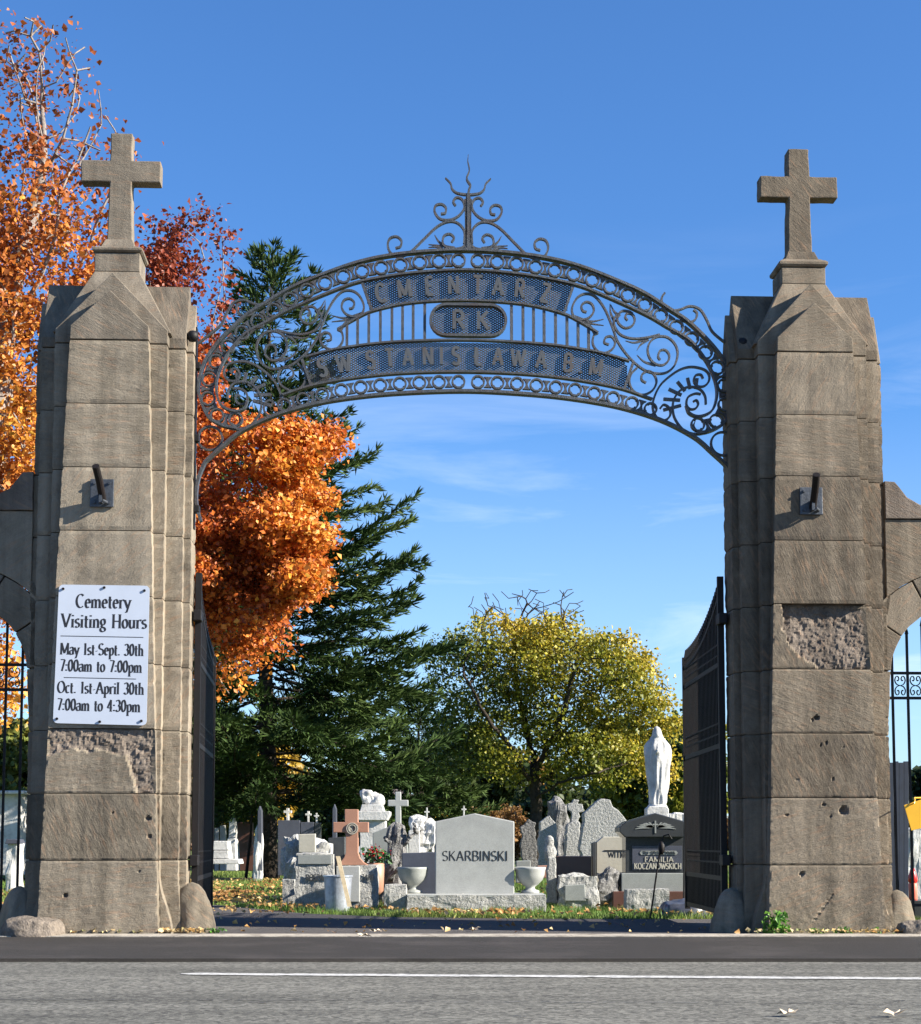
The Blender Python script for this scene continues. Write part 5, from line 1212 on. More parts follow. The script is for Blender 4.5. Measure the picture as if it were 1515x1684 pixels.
# white fragment sculpture with leaning pieces, right of stump
t = gthing('marble_monument', 'white carved marble monument between the stump and the peaked headstone', 690, 22.0, cat='monument')
sprism('shaft', [(672,1450),(672,1366),(690,1360),(692,1450)], 22.0, .25, M['white'], t, .01)
rock('carving', 690, 714, 1352, 1405, 22.05, .2, M['white'], t, 15, .07, .6, 9)
rock('crest', 676, 700, 1344, 1368, 22.05, .2, M['white'], t, 16, .05, .5, 8)
t = gthing('dark_headstone', 'low polished blue grey headstone beside the left urn', 690, 19.9); sprism('tablet', [(661,1485),(661,1403),(722,1401),(722,1485)], 19.9, .16, M['granite_blue'], t); sprism('base', [(652,1500),(652,1468),(730,1468),(730,1500)], 19.85, .35, M['granite_dark'], t)
# pink cross headstone
Yp = 20.0
t = gthing('cross_headstone', 'reddish brown stone cross with a ring emblem standing on a rough block', 578, Yp)
curve = [(548,1369),(548,1352),(567,1352),(567,1331),(589,1331),(589,1352),(606,1352),(606,1369),(589,1369),(589,1402),(592,1411),(598,1418),(606,1423),(553,1423),(560,1418),(566,1410),(568.5,1402),(568.5,1369)]
sprism('cross', curve, Yp+.08, .13, M['granite_pink'], t, .006)
for rr_i, (r_, m_) in enumerate(((.062, 'cream'), (.042, 'granite_pink'))):
    x, z = PY(579.5, 1362.5, Yp+.08); mb = MB(); n = 20; mb.ribbon([(x+r_*math.cos(2*math.pi*k/n), z+r_*math.sin(2*math.pi*k/n)) for k in range(n)], .010, Yp+.066-rr_i*.002, Yp+.079, lambda a, b, c: (a, b, c), closed=True); obj('ring_emblem', mb, M['cream'], t)
x0, z0 = PY(574.5, 1367, Yp+.08); mb = MB(); write(mb, 'R', x0, z0, .062, lambda a, d, b: (a, Yp+.08-d, b), thick=.2, thin=.12, serif=False, depth=(.001, .006)); obj('monogram', mb, M['cream'], t)
rock('block', 572, 620, 1422, 1482, Yp, .35, M['granite_rock'], t, 9, .02, .93, 12, zmin=-.05); carve('ZARE', 594, 616, 1447, 1438, Yp-.012, t, M['granite_dark'], .2, .1)
sprism('smooth_side', [(553,1484),(553,1424),(592,1424),(592,1484)], Yp-.02, .3, M['granite'], t, .01)
t = gthing('flower_pot', 'pot of red flowers behind the reddish cross headstone', 618, 20.5, cat='flower pot')
rg = np.random.default_rng(5); x, z = PY(617, 1412, 20.5)
mb = MB(); mb.lathe((x, 20.5, z-.42), [(.05,0),(.10,.05),(.11,.36),(.09,.37)], 14); obj('pot', mb, M['granite_pink'], t, smooth=True)
C = np.array([x, 20.5, z+.02])+rg.normal(0, 1, (260, 3))*np.array([.085, .06, .05]); V, Q = leaf_cards(C, .05, rg); obj('foliage', (V, Q.tolist()), M['leafgreen'], t)
C = np.array([x+.02, 20.42, z+.06])+rg.normal(0, 1, (60, 3))*np.array([.08, .03, .035]); V, Q = leaf_cards(C, .035, rg); obj('petals', (V, Q.tolist()), M['petal'], t)
# trash can with plank
Yc = 18.9; x, _ = PY(554, 1490, Yc); t = gthing('trash_can', 'ribbed galvanised steel trash can in front of the reddish cross headstone', 554, Yc, cat='trash can')
mb = MB(); nseg = 56; prof = [(.125,0),(.128,.03),(.135,.15),(.143,.30),(.150,.385)]
mb.lathe((x, Yc+.15, 0), prof, nseg, 1, 1, lambda a, z: 1+.022*math.cos(a*28)); mb.f = mb.f[:-1]; obj('body', mb, M['galv'], t, smooth=True)
mb = MB(); mb.ribbon([(x+.156*math.cos(2*math.pi*k/28), Yc+.15+.156*math.sin(2*math.pi*k/28)) for k in range(28)], .012, .378, .392, lambda a, b, c: (a, c, b), closed=True); obj('rim', mb, M['galv'], t)
mb = MB(); mb.lathe((x, Yc+.15, .30), [(.13,0),(.135,.01)], 20); obj('rubbish', mb, M['granite_dark'], t)
mb = MB(); P0 = PY(556, 1408, Yc); P1 = PY(575, 1491, Yc-.12); mb.hexa([(P1[0]-.022,Yc-.13,P1[1]),(P1[0]+.022,Yc-.13,P1[1]),(P1[0]+.022,Yc-.11,P1[1]),(P1[0]-.022,Yc-.11,P1[1]),(P0[0]-.022,Yc-.025,P0[1]),(P0[0]+.022,Yc-.025,P0[1]),(P0[0]+.022,Yc-.005,P0[1]),(P0[0]-.022,Yc-.005,P0[1])])
tag(obj('plank', mb, M['wood'], at=(P1[0], Yc-.12, 0)), 'pale wooden plank leaning on the steel trash can', 'plank')
# left rough headstone
Yl = 19.9; t = gthing('headstone', 'grey headstone with rough rock edges and smooth top band, left of the trash can', 517, Yl)
rock('block', 486, 549, 1403, 1482, Yl, .3, M['granite_rock'], t, 21, .02, .95, 12, zmin=-.05); sprism('polished_band', [(490,1421),(490,1406),(545,1406),(545,1421)], Yl-.012, .05, M['granite_mid'], t, .003)
carve('ROSZAK', 503, 538, 1448, 1438, Yl-.012, t, M['granite_dark'], .2, .1)
t = gthing('rock_monument', 'white streaked rocky monument holding a cream plaque', 500, 21.6, cat='monument')
rock('rock', 470, 512, 1384, 1462, 21.6, .4, M['granite_rock'], t, 31, .12, .6, 12, zmin=-.05); rock('rock', 505, 545, 1386, 1440, 21.7, .3, M['white'], t, 32, .09, .6, 10, zmin=-.05)
sprism('plaque', [(491,1402),(491,1372),(519,1371),(519,1402)], 21.55, .08, M['cream'], t)
t = gthing('footstone', 'small white footstone block left of the rocky monument', 472, 20.6, cat='marker'); rock('block', 464, 484, 1446, 1466, 20.6, .2, M['granite_rock'], t, 41, .02, .9, 6, zmin=-.03)
# white temple-like monument
Yw = 25.5; t = gthing('white_monument', 'tall white marble monument with a cornice and a reclining figure on top', 612, Yw, cat='monument')
sprism('shaft', [(592,1436),(592,1348),(634,1348),(634,1436)], Yw, .5, M['white'], t); sprism('cornice', [(590,1349),(586,1342),(586,1334),(641,1334),(641,1340),(636,1349)], Yw-.06, .62, M['white'], t); sprism('cap', [(592,1334),(595,1323),(628,1323),(632,1334)], Yw, .5, M['white'], t)
rock('sculpture', 594, 614, 1303, 1324, Yw+.1, .25, M['white'], t, 51, .09, .4, 9, smooth=True); rock('sculpture', 606, 626, 1309, 1324, Yw+.1, .25, M['white'], t, 52, .07, .4, 8, smooth=True); sprism('base', [(584,1450),(584,1434),(642,1434),(642,1450)], Yw-.05, .6, M['white'], t)
t = gthing('dark_headstone', 'dark squared headstone behind the reddish cross, left of the white monument', 553, 22.5); sprism('tablet', [(540,1450),(540,1378),(567,1376),(567,1450)], 22.5, .25, M['granite_dark'], t)
t = gthing('grey_headstone', 'plain grey angled headstone right of the white monument', 630, 21.8); sprism('tablet', [(613,1450),(613,1370),(640,1359),(654,1375),(654,1450)], 21.8, .22, M['granite_mid'], t)
# far small crosses on dark stones
def far_cross(pc, top, bot, wd, body, label, mat2):
    Y = 34.0; t = gthing('cross_headstone', label, pc, Y); a = wd/2; s = wd*.16; ya = top+(bot-top)*.3
    sprism('cross', [(pc-s,bot),(pc-s,ya+s),(pc-a,ya+s),(pc-a,ya-s),(pc-s,ya-s),(pc-s,top),(pc+s,top),(pc+s,ya-s),(pc+a,ya-s),(pc+a,ya+s),(pc+s,ya+s),(pc+s,bot)], Y+.1, .12, M['white'], t, .004)
    sprism('tablet', [(body[0],1440),(body[0],bot),(body[1],bot),(body[1],1440)], Y, .35, mat2, t)
far_cross(473, 1329, 1349, 13, (457, 493), 'dark blue stone topped by a small white cross, nearest the spruce trunk', M['granite_blue'])
far_cross(507, 1334, 1352, 10, (494, 516), 'dark stone with a small white cross, middle one of three crosses', M['granite_blue'])
far_cross(520.5, 1337, 1353, 8, (517, 527), 'narrow dark stone with the smallest white cross, beside the cream plaque', M['granite_dark'])
far_cross(702, 1328, 1352, 8, (696, 708), 'thin pale stone with a small white cross before the golden bush', M['granite_mid'])
far_cross(763, 1325, 1345, 8, (757, 770), 'small white cross peeking over the peaked headstone', M['granite_mid'])
for k, (pc, tp, lab) in enumerate([(427, 1325, 'pale blue grey slim monument left of the spruce trunk'), (550, 1322, 'dim blue grey slim monument behind the reddish cross')]):
    t = gthing('slim_monument', lab, pc, 33, cat='monument'); sprism('shaft', [(pc-4,1432),(pc-3,tp+8),(pc,tp),(pc+3,tp+8),(pc+4,1432)], 33, .25, M['granite_blue'], t)
# far left white stones
def plinthstone(label, Y, layers, mat):
    t = gthing('white_gravestone', label, (layers[0][0]+layers[0][1])/2, Y)
    for i, (a, b, c, d) in enumerate(layers): sprism('block' if i else 'cap', [(a+1.5,c),(a,d),(b,d),(b-2,c)], Y-.04*i, .4+.08*i, mat, t, .01)
plinthstone('white three tier gravestone seen beside the left gate leaf', 27.5, [(350,376,1383,1398), (350,377,1399,1412), (344,394,1413,1421)], M['white'])
plinthstone('tall narrow white stele left of the spruce trunk', 34, [(376,387,1345,1378), (373,388,1378,1385), (372,389,1385,1432)], M['white'])
t = gthing('gravestone_row', 'thin white stone just left of the tall narrow stele', 366, 36); sprism('tablet', [(362,1432),(362,1358),(370,1357),(371,1432)], 36, .2, M['white'], t)
t = gthing('gravestone_row', 'thin white stone nearest the gate leaf', 357, 36); sprism('tablet', [(353,1432),(353,1362),(360,1361),(360,1432)], 36, .2, M['white'], t)
t = gthing('dark_headstone', 'brown dark wide headstone behind the leaning black pole', 402, 38); sprism('tablet', [(390,1432),(390,1353),(414,1351),(418,1432)], 38, .3, M['granite_red'], t)
t = gthing('white_gravestone', 'small white round topped stone against the spruce trunk', 424, 33); rock('stone', 418, 430, 1358, 1400, 33, .2, M['white'], t, 61, .04, .6, 6, zmin=-.05)
mb = MB(); a = PGR(404, 1446); x2, z2 = PY(416, 1300, a[1]); mb.tube([(a[0], a[1], -.05), ((a[0]+x2)/2+.03, a[1], z2*.5), (x2, a[1], z2)], [.035, .026, .018], 7)
tag(obj('pole', mb, M['bark'], at=(a[0], a[1], 0)), 'thin dark crooked pole left of the spruce trunk', 'pole')
t = gthing('mausoleum', 'white walled mausoleum seen through the shaded foot arch', 8, 34, cat='mausoleum'); sprism('wall', [(-60,1440),(-60,1306),(34,1306),(34,1440)], 34, 3.0, M['white'], t, .02); sprism('roof', [(-66,1306),(-66,1300),(39,1300),(39,1306)], 33.8, 3.4, M['white'], t, .02)
mb = MB(); x0, z1 = PY(-30, 1330, 34); x1, z0 = PY(-5, 1430, 34); mb.box(x0, x1, 33.95, 33.99, 0, z1); obj('door', mb, M['granite_dark'], t)
t = gthing('white_gravestone', 'small white gravestone with a dark cap in the shaded foot arch', 22, 26); rock('stone', 10, 32, 1386, 1418, 26, .3, M['white'], t, 62, .04, .8, 7, zmin=-.05); sprism('cap', [(8,1388),(10,1380),(28,1380),(32,1388)], 25.95, .4, M['granite_blue'], t)
# right group
Yr = 24.5; t = gthing('domed_stone', 'large rough grey stone with a rounded top left of the black monument', 995, Yr)
sprism('slab', [(955,1440),(956,1372),(962,1340),(975,1322),(990,1313),(1002,1317),(1018,1332),(1030,1352),(1038,1380),(1040,1440)], Yr, .45, M['granite_rock'], t, .012, .03, 3, .07)
t = gthing('rough_headstone', 'tall dark edged rough stone left of the yellow tree trunk', 868, 25.5); sprism('slab', [(857,1440),(858,1362),(868,1349),(880,1354),(886,1440)], 25.5, .3, M['dark_rock'], t, .01, .03, 5)
t = gthing('rough_headstone', 'grey rough stone right of the yellow tree trunk', 902, 25.0); sprism('slab', [(886,1440),(888,1352),(902,1340),(914,1352),(920,1440)], 25.0, .35, M['granite_rock'], t, .01, .03, 6)
t = gthing('cross_headstone', 'lichened stone slab topped by a rough stubby cross', 944, 26.0)
sprism('cross', [(940,1352),(940,1334),(934,1333),(934,1322),(941,1321),(943,1314),(952,1315),(952,1322),(959,1323),(958,1334),(952,1336),(953,1352)], 26.05, .2, M['granite_rock'], t, .01, .03, 8, .04); sprism('slab', [(928,1440),(931,1360),(940,1350),(954,1351),(956,1440)], 26.0, .35, M['granite_rock'], t, .02, .04, 7)
t = gthing('dark_shrub_stone', 'dark ivy covered stone between the rough stone and the stubby cross', 920, 27.0); rock('stone', 908, 932, 1318, 1400, 27.0, .4, M['dark_rock'], t, 66, .12, .6, 9, zmin=-.05)
back_tree('dark_bush', 'small dark bush over the ivy covered stone', 920, 28.5, .2, 1.45, .32, PAL_DK, 4000, 67, .07, False, 'bush')
t = gthing('headstone', 'cream headstone carved with the letters WITKO, cut off by the black monument', 1004, 20.9)
sprism('tablet', [(981,1455),(981,1385),(992,1376),(1040,1376),(1040,1455)], 20.9, .2, M['cream'], t); carve('WITKO', 1000, 1036, 1410, 1401, 20.9, t, M['ink'], .16, .06, True, d=.0018)
mb = MB(); x0, z0 = PY(994, 1399.5, 20.9); x1, _ = PY(1040, 1399.5, 20.9); mb.box(x0, x1, 20.893, 20.899, z0, z0+.012); obj('carved_line', mb, M['ink'], t)
sprism('dark_edge', [(974,1455),(974,1386),(980.5,1384),(980.5,1455)], 20.88, .22, M['granite_dark'], t)
t = gthing('brown_headstone', 'low polished red brown headstone left of the cream WITKO stone', 945, 20.7); sprism('tablet', [(915,1470),(915,1408),(973,1408),(973,1470)], 20.7, .25, M['granite_red'], t)
t = gthing('rough_block', 'rough rock block with a smooth panel below the red brown headstone', 950, 19.6, cat='marker'); rock('block', 919, 984, 1440, 1489, 19.6, .35, M['granite_rock'], t, 71, .045, .88, 14, zmin=-.05); sprism('panel', [(929,1482),(929,1456),(962,1454),(964,1482)], 19.57, .1, M['granite_mid'], t)
t = gthing('broken_rock', 'jagged grey rock between the rough block and the black monument', 1002, 19.9, cat='rock'); rock('rock', 985, 1019, 1436, 1486, 19.9, .3, M['dark_rock'], t, 73, .09, .7, 11, zmin=-.05)
t = gthing('bust_post', 'weathered grey stone post with a rounded figure top beside the right urn', 905, 19.8, cat='monument')
sprism('post', [(899,1486),(901,1408),(914,1408),(917,1486)], 19.8, .2, M['granite_rock'], t, .015, .02, 3)
x, z = PY(905, 1404, 19.8); mb = MB(); mb.lathe((x, 19.9, z-.08), [(.05,0),(.062,.05),(.075,.10),(.06,.15),(.045,.18),(.052,.22),(.045,.26),(.01,.285)], 14, 1, .8, lambda a, zz: 1+.1*math.sin(a*3+zz*20)); obj('figure_top', mb, M['granite_rock'], t, smooth=True)
t = gthing('small_marker', 'small pink grey block on the grass behind the right urn', 893, 22, cat='marker'); sprism('block', [(884,1444),(884,1424),(904,1423),(904,1444)], 22, .2, M['granite_pink'], t)
t = gthing('small_marker', 'small dark block with a pale top beside the peaked headstone', 862, 21.4, cat='marker'); sprism('block', [(849,1452),(849,1416),(873,1415),(873,1452)], 21.4, .2, M['granite_mid'], t)
# black monument with pediment
Yb = 19.9; t = gthing('black_monument', 'black polished family monument with a carved flower pediment', 1078, Yb, cat='monument')
sprism('die', [(1029,1440),(1029,1376),(1127,1376),(1127,1440)], Yb+.08, .45, M['granite_dark'], t); sprism('pediment', [(1019,1368),(1019,1360),(1030,1351),(1078,1337),(1124,1350),(1133,1360),(1133,1368),(1126,1377),(1028,1377)], Yb, .6, M['granite_dark'], t, .01)
sprism('plinth', [(1022,1468),(1022,1436),(1134,1436),(1134,1468)], Yb+.02, .58, M['granite_mid'], t); sprism('base', [(1008,1500),(1008,1466),(1140,1466),(1140,1500)], Yb-.08, .75, M['granite_red'], t, .01)
sprism('inscription_panel', [(1040,1431),(1040,1391),(1122,1391),(1122,1431)], Yb+.07, .02, M['granite_blue'], t, .002)
carve('FAMILIA', 1060, 1108, 1417.5, 1409, Yb+.07, t, M['cream'], .18, .10); carve('KOCZANOWSKICH', 1043, 1121, 1429, 1419.5, Yb+.07, t, M['cream'], .18, .10)
sprism('text_cartouche', [(1055,1406),(1052,1402.5),(1055,1399),(1112,1399),(1115,1402.5),(1112,1406)], Yb+.064, .004, M['granite_mid'], t, 0); carve('TU SPOCZYWA', 1057, 1111, 1405, 1400, Yb+.063, t, M['granite_dark'], .2, .12, d=.003)
x0, z0 = PY(1078, 1360, Yb)
for s in (1, -1):
    for k in range(5):
        a = R(8+k*17); mb = MB(); mb.ribbon([(x0+s*.03, z0+.0), (x0+s*(.03+.14*math.cos(a)), z0-.03+.07*math.sin(a)+.01), (x0+s*(.03+.20*math.cos(a)), z0-.035+.085*math.sin(a))], .022, Yb-.007, Yb-.001, lambda p, q, r: (p, q, r), taper=lambda q: 1.2-q); obj('carved_leaf', mb, M['granite_mid'], t)
mb = MB(); mb.box(x0-.008, x0+.008, Yb-.008, Yb-.001, z0-.07, z0+.07); mb.box(x0-.03, x0+.03, Yb-.0075, Yb-.0015, z0+.02, z0+.036); obj('carved_cross', mb, M['granite_mid'], t)
t = gthing('white_block', 'white rough block behind the pediment by the right gate leaf', 1118, 22, cat='monument'); rock('block', 1100, 1134, 1336, 1440, 22, .3, M['white'], t, 81, .03, .92, 10, zmin=-.05)
t = gthing('rough_block', 'rough grey footstone in front of the black monument, crossed by a black hook pole', 1065, 19.0, cat='marker'); rock('block', 1031, 1101, 1463, 1506, 19.0, .35, M['granite_rock'], t, 75, .022, .93, 16, zmin=-.05)
# veiled statue
Ys = 21.2; t = gthing('statue', 'white marble statue of a veiled standing figure above the black monument', 1082, Ys, cat='statue')
x, zt = PY(1082, 1193, Ys); _, zb = PY(1082, 1326, Ys); hh = zt-zb
V = []; Fc = []; ns_, nz_ = 56, 70
key = [(0,.085,.08),(.05,.098,.09),(.15,.105,.095),(.3,.122,.10),(.45,.134,.105),(.58,.148,.112),(.68,.150,.112),(.76,.138,.10),(.81,.115,.088),(.85,.085,.078),(.88,.066,.072),(.92,.056,.068),(.96,.047,.056),(.985,.030,.036),(1,.004,.004)]
for j in range(nz_+1):
    f = j/nz_; rx = np.interp(f, [k[0] for k in key], [k[1] for k in key]); ry = np.interp(f, [k[0] for k in key], [k[2] for k in key])
    for i in range(ns_):
        a = 2*math.pi*i/ns_; ca, sa = math.cos(a), math.sin(a)
        env = smooth01((.86-f)/.12)*smooth01((f+.05)/.1)
        fold = .13*math.sin(5*a+6.5*f+.8*math.sin(f*6))*env + .07*math.sin(11*a-f*10)*env + .06*mnoise.noise(Vector((ca*2, sa*2, f*4)))*env
        # long central drape opening towards the front
        fr = math.exp(-((a-1.5*math.pi-.25+f*.45)/.16)**2)*.22*smooth01((.74-f)/.2)*smooth01(f/.1)
        q = 1+fold-fr; lean = .012*math.sin(f*3)
        V.append((x+rx*q*ca+lean, Ys+.15+ry*q*sa-(.012 if f > .86 else 0), zb+f*hh))
for j in range(nz_):
    for i in range(ns_): a = j*ns_+i; b = j*ns_+(i+1) % ns_; Fc.append((a, b, b+ns_, a+ns_))
Fc += [tuple(range(ns_-1, -1, -1)), tuple(nz_*ns_+i for i in range(ns_))]
obj('draped_figure', (np.array(V), Fc), M['white'], t, smooth=True)
mb = MB(); mb.tube([(x-.02, Ys+.04, zb+hh*.64), (x-.005, Ys+.015, zb+hh*.69), (x+.005, Ys+.02, zb+hh*.735)], [.012, .016, .008], 8); obj('folded_hands', mb, M['white'], t, smooth=True)
mb = MB(); mb.lathe((x, Ys+.15, zb-.03), [(.12,-.02),(.125,.02),(.11,.05),(.09,.055)], 20); obj('rock_foot', mb, M['white'], t)
sprism('pedestal', [(1064,1440),(1064,1330),(1068,1326),(1096,1326),(1100,1330),(1100,1440)], Ys, .3, M['white'], t)
# shepherd hooks
for k, (pa, pb, lab) in enumerate([((1068,1512),(1088,1385),'thin black hook pole leaning in front of the black monument'), ((1124,1500),(1126,1335),'thin upright black pole against the right gate leaf')]):
    a = PGR(*pa); x2, z2 = PY(pb[0], pb[1], a[1]); mb = MB(); mb.tube([(a[0], a[1], -.05), (a[0]+(x2-a[0])*.6, a[1], z2*.6), (x2, a[1], z2)], .009, 7)
    tt = thing('hook_pole', lab, 'pole', (a[0], a[1], 0)); obj('rod', mb, M['iron_black'], tt)
    mb = MB(); mb.tube([(x2, a[1], z2), (x2+.02, a[1], z2+.06), (x2+.07, a[1], z2+.075), (x2+.10, a[1], z2+.03)], .008, 6); obj('hook', mb, M['iron_black'], tt)
    if k == 0: mb = MB(); mb.lathe((x2, a[1], z2-.12), [(.012,0),(.03,.03),(.034,.09),(.012,.13)], 10); obj('lantern_holder', mb, M['iron_black'], tt, smooth=True)
# boulders at the pillar feet and roadside
def boulder(px0, px1, py0, Y, dep, lab, seed, mat='boulder'):
    x0, z1 = PY(px0, py0, Y); x1, _ = PY(px1, py0, Y); 
    o = rock('boulder', px0, px1, py0, 1540, Y, dep, M[mat], None, seed, .03, .35, 16, zmin=-z1*.7, at=((x0+x1)/2, Y+dep/2, 0), smooth=True); return tag(o, lab, 'rock')
boulder(-2, 88, 1513, 13.86, .42, 'low tan boulder at the kerb below the shaded foot arch', 1)
boulder(1486, 1540, 1516, 14.1, .35, 'small grey boulder right of the broken pillar foot', 2)
boulder(1092, 1168, 1482, 17.6, .5, 'dark blue grey boulder in shade at the end of the right gate leaf', 3, 'granite_blue')
# right foot arch things
x, z = PY(1500, 1340, 14.55); t = thing('yellow_tag', 'yellow plastic tag tied to the fence behind the broken pillar', 'tag', (x, 14.55, z))
cr_ = [PY(*p, 14.55) for p in [(1499,1366),(1534,1358),(1524,1312),(1487,1324)]]; mb = MB(); mb.prism(cr_, (14.55, 14.56)); obj('panel', mb, M['yellow'], t, bevel=.002)
p_ = PY(1503, 1321, 14.54); mb = MB(); mb.tube([(p_[0]-.03, 14.545, p_[1]-.015), (p_[0], 14.53, p_[1]+.0), (p_[0]+.01, 14.54, p_[1]+.025), (p_[0]+.06, 14.75, p_[1]+.05), GW(cuR+UR-.02, .59, p_[1]+.06)], .006, 6); obj('tie', mb, M['yellow'], t)
x, z = PY(1502, 1480, 17.2); t = thing('grave_candle', 'red glass grave candle on the dark ledge in the right foot arch', 'candle', (x, 17.2, z)); 
_, zc = PY(1502, 1452, 17.2); _, zt = PY(1502, 1428, 17.2)
mb = MB(); mb.lathe((x, 17.2, z), [(.035,0),(.042,.01),(.042,zc-z-.01),(.036,zc-z)], 16); obj('wax_glass', mb, M['pinkred'], t, smooth=True)
mb = MB(); mb.lathe((x, 17.2, zc), [(.036,0),(.045,.02),(.043,.06),(.03,.10),(.018,zt-zc)], 16); obj('lid', mb, M['red'], t, smooth=True)
t = thing('ledge', 'dark stone ledge under the red candle', 'ledge', (x, 17.2, 0)); sprism('slab', [(1465,1540),(1465,1481),(1600,1481),(1600,1540)], 17.0, .5, M['granite_dark'], t)
t = gthing('board_screen', 'dark blue board screen beside the fence of the right foot arch', 1480, 17.8, cat='screen')
for k in range(4): 
    a = 1462+k*8.2; sprism('plank', [(a,1520),(a,1254-(k%2)*2),(a+7.8,1254-(k%2)*2),(a+7.8,1520)], 17.8, .03, M['dkgreen'], t, .003)
t = gthing('white_gravestone', 'pale rough gravestone behind the red candle', 1500, 19.5); rock('stone', 1490, 1530, 1362, 1480, 19.5, .2, M['white'], t, 91, .03, .85, 9, zmin=-.05)

# ------------------------------------------------------------------ grass, litter, weeds
rng = np.random.default_rng(12)
def inside_drive(X, Y):
    P = np.array(dr); c = np.zeros(len(X), bool); j = len(P)-1
    for i in range(len(P)):
        cond = ((P[i, 1] > Y) != (P[j, 1] > Y)) & (X < (P[j, 0]-P[i, 0])*(Y-P[i, 1])/(P[j, 1]-P[i, 1]+1e-12)+P[i, 0]); c ^= cond; j = i
    return c
def blades(n, Ya, Yb, h, seed):
    rng = np.random.default_rng(seed); Y = Ya*(Yb/Ya)**rng.random(n); X = rng.uniform(-.30, .30, n)*Y; k = ~inside_drive(X, Y) & ~((X < -3.6) & (Y > 33.4) & (Y < 37.3)); X = X[k]; Y = Y[k]; n = len(X)
    hh = h*(.4+rng.random(n))*(1+.4*np.sin(X*2.1)*np.sin(Y*1.7)); a = rng.random(n)*6.28; w = .0045*(Y/17)**.8*(.7+.6*rng.random(n)); l = rng.normal(0, .35, (n, 2))*hh[:, None]
    V = np.empty((n, 3, 3)); V[:, 0] = np.stack([X-w*np.cos(a), Y-w*np.sin(a), 0*X], 1); V[:, 1] = np.stack([X+w*np.cos(a), Y+w*np.sin(a), 0*X], 1); V[:, 2] = np.stack([X+l[:, 0], Y+l[:, 1], hh], 1)
    c = tints(V[:, 2], [(.05,.10,.018), (.09,.16,.028), (.14,.21,.04), (.22,.24,.06)], rng, 1.3, 2, .3)
    return V.reshape(-1, 3), np.arange(n*3).reshape(-1, 3), np.repeat(c, 3, 0)
V, Q, c = blades(190000, 15.6, 44, .055, 5); o = fast_mesh('grass', V, Q, M['grassblade'], None, c, tri=True, kind='stuff'); tag(o, 'short green lawn between the headstones', 'grass')
def litter(n, xr, yr, size, seed, name, label, pal, dens=None, z=.018):
    rng = np.random.default_rng(seed); X = rng.uniform(*xr, n); Y = rng.uniform(*yr, n)
    if dens is not None: k = rng.random(n) < dens(X, Y); X = X[k]; Y = Y[k]
    C = np.stack([X, Y, z+rng.random(len(X))*.02], 1); V, Q = leaf_cards(C, size, rng, up=2.2, fold=.6); V[:, 2] = np.maximum(V[:, 2], z-.012); c = tints(C, pal, rng, 3, seed, .3)
    o = fast_mesh(name, V, Q, M['leaf'], None, np.repeat(c, 4, 0), tri=True, kind='stuff'); tag(o, label, 'leaf litter'); return o
PAL_LIT = [(.25,.11,.04), (.42,.22,.07), (.55,.37,.15), (.66,.52,.30)]
def dn(X, Y):
    d = .22+.78*np.exp(-((X+3.2)/1.7)**2-((Y-22)/5)**2)*1.1 + .5*np.exp(-((Y-17.8)/.5)**2)*(X > -2.5)
    d = np.where((X > -1.5) & (Y > 18.3), d*.35, d); d = np.where(inside_drive(X, Y), d*.16, d); return np.clip(d*(.55+.6*np.sin(X*3+Y*2)*np.sin(Y*1.3)), 0.02, 1)
litter(46000, (-7, 4.6), (17.0, 34), .05, 8, 'fallen_leaves', 'orange and tan fallen leaves over the lawn inside the gate', PAL_LIT, dn, .045)
litter(150, (-3.2, 3.2), (14.16, 17.2), .045, 9, 'fallen_leaves', 'scattered fallen leaves on the dark threshold of the gateway', PAL_LIT, None, .014)
litter(420, (-3.6, -2.05), (14.14, 14.29), .04, 10, 'fallen_leaves', 'thin drift of leaves along the foot of the sign pillar', PAL_LIT+[(.12,.16,.04)], None, .03)
litter(240, (2.3, 4.2), (14.14, 14.3), .035, 13, 'fallen_leaves', 'crumbs of leaf along the foot of the broken pillar', PAL_LIT+[(.12,.16,.04)], None, .03)
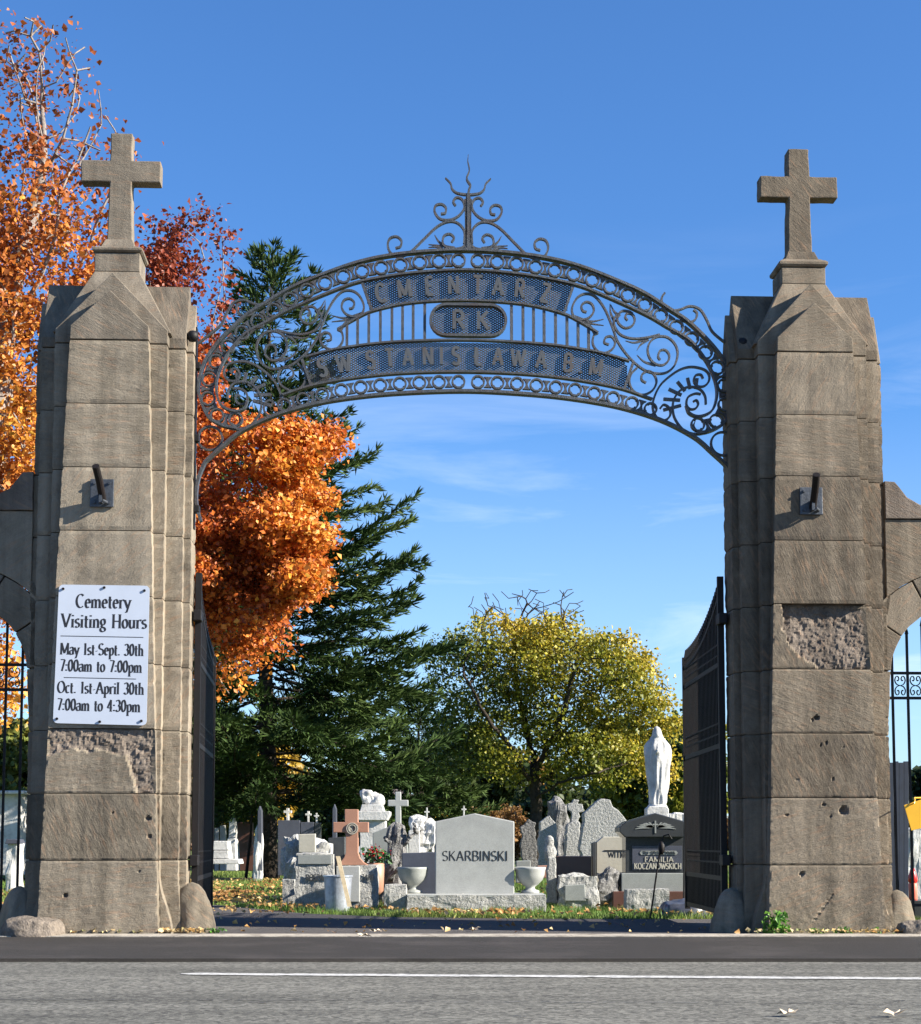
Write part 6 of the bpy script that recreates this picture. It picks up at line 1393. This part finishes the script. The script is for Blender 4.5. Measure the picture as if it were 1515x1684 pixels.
def one_leaf(px, py, s, lab, seed, z=-.005, cat='leaf'):
    rnd = random.Random(seed); x, y = PGR(px, py, z); mb = MB(); n = 14; c0 = (x, y, z+.012); ring = []
    for k in range(n):
        a = 2*math.pi*k/n; r_ = s*(1.0 if k % 2 == 0 else .55)*rnd.uniform(.8, 1.1); ring.append((x+r_*math.cos(a), y+r_*math.sin(a)*.9, z+.004+rnd.uniform(0, .03)))
    for k in range(n): mb.poly([c0, ring[k], ring[(k+1) % n]])
    tag(obj('fallen_leaf', mb, mat_basic('dry_leaf', (.50, .40, .28), .8, 0, .3, 30), at=(x, y, z)), lab, cat)
one_leaf(1297, 1670, .055, 'curled pale leaf on the road, nearer the middle', 1); one_leaf(1471, 1671, .055, 'curled pale leaf on the road at the right edge', 2)
one_leaf(620, 1533, .07, 'pale curled leaf on the kerb strip in front of the gateway', 3, .02); one_leaf(600, 1541, .06, 'brown leaf on the kerb edge in front of the gateway', 4, .02); one_leaf(780, 1530, .06, 'pale leaf lying on the shaded threshold', 5, .012)
def weed(px, py, r_, h, n, lab, seed, size=.055):
    rng = np.random.default_rng(seed); x, y = PGR(px, py); t = thing('weed', lab, 'weed', (x, y, 0)); d = rng.normal(size=(n, 3)); d[:, 2] = abs(d[:, 2])*.8; d = unit(d)*(rng.random((n, 1))**.5)*np.array([r_, r_*.6, h])
    C = np.array([x, y, .02])+d; V, Q = leaf_cards(C, size, rng, .6); c = tints(C, [(.05,.14,.02), (.09,.22,.03), (.16,.30,.05)], rng, 6, seed, .3); fast_mesh('leaves', V, Q, M['leaf'], t, np.repeat(c, 4, 0), tri=True)
    mb = MB(); 
    for k in range(8): mb.tube([(x, y, 0), tuple((np.array([x, y, 0])+C[k])/2+[0, 0, .03]), tuple(C[k])], .004, 4)
    obj('stems', mb, M['leafgreen'], t)
weed(1277, 1538.5, .125, .19, 170, 'bright green leafy weed at the left foot of the broken pillar', 1)
weed(1345, 1539, .07, .05, 40, 'low weed in the middle of the foot of the broken pillar', 2, .03); weed(1385, 1539, .08, .06, 50, 'low weed right of centre at the foot of the broken pillar', 3, .03); weed(1441, 1539, .05, .05, 24, 'tiny weed at the right foot of the broken pillar', 4, .03)
weed(355, 1537, .10, .05, 40, 'low weed and grass by the sunlit guard stone', 5, .03); weed(195, 1539, .12, .05, 50, 'yellowing weed at the foot of the sign pillar', 6, .03)
print('objects', len(bpy.data.objects))
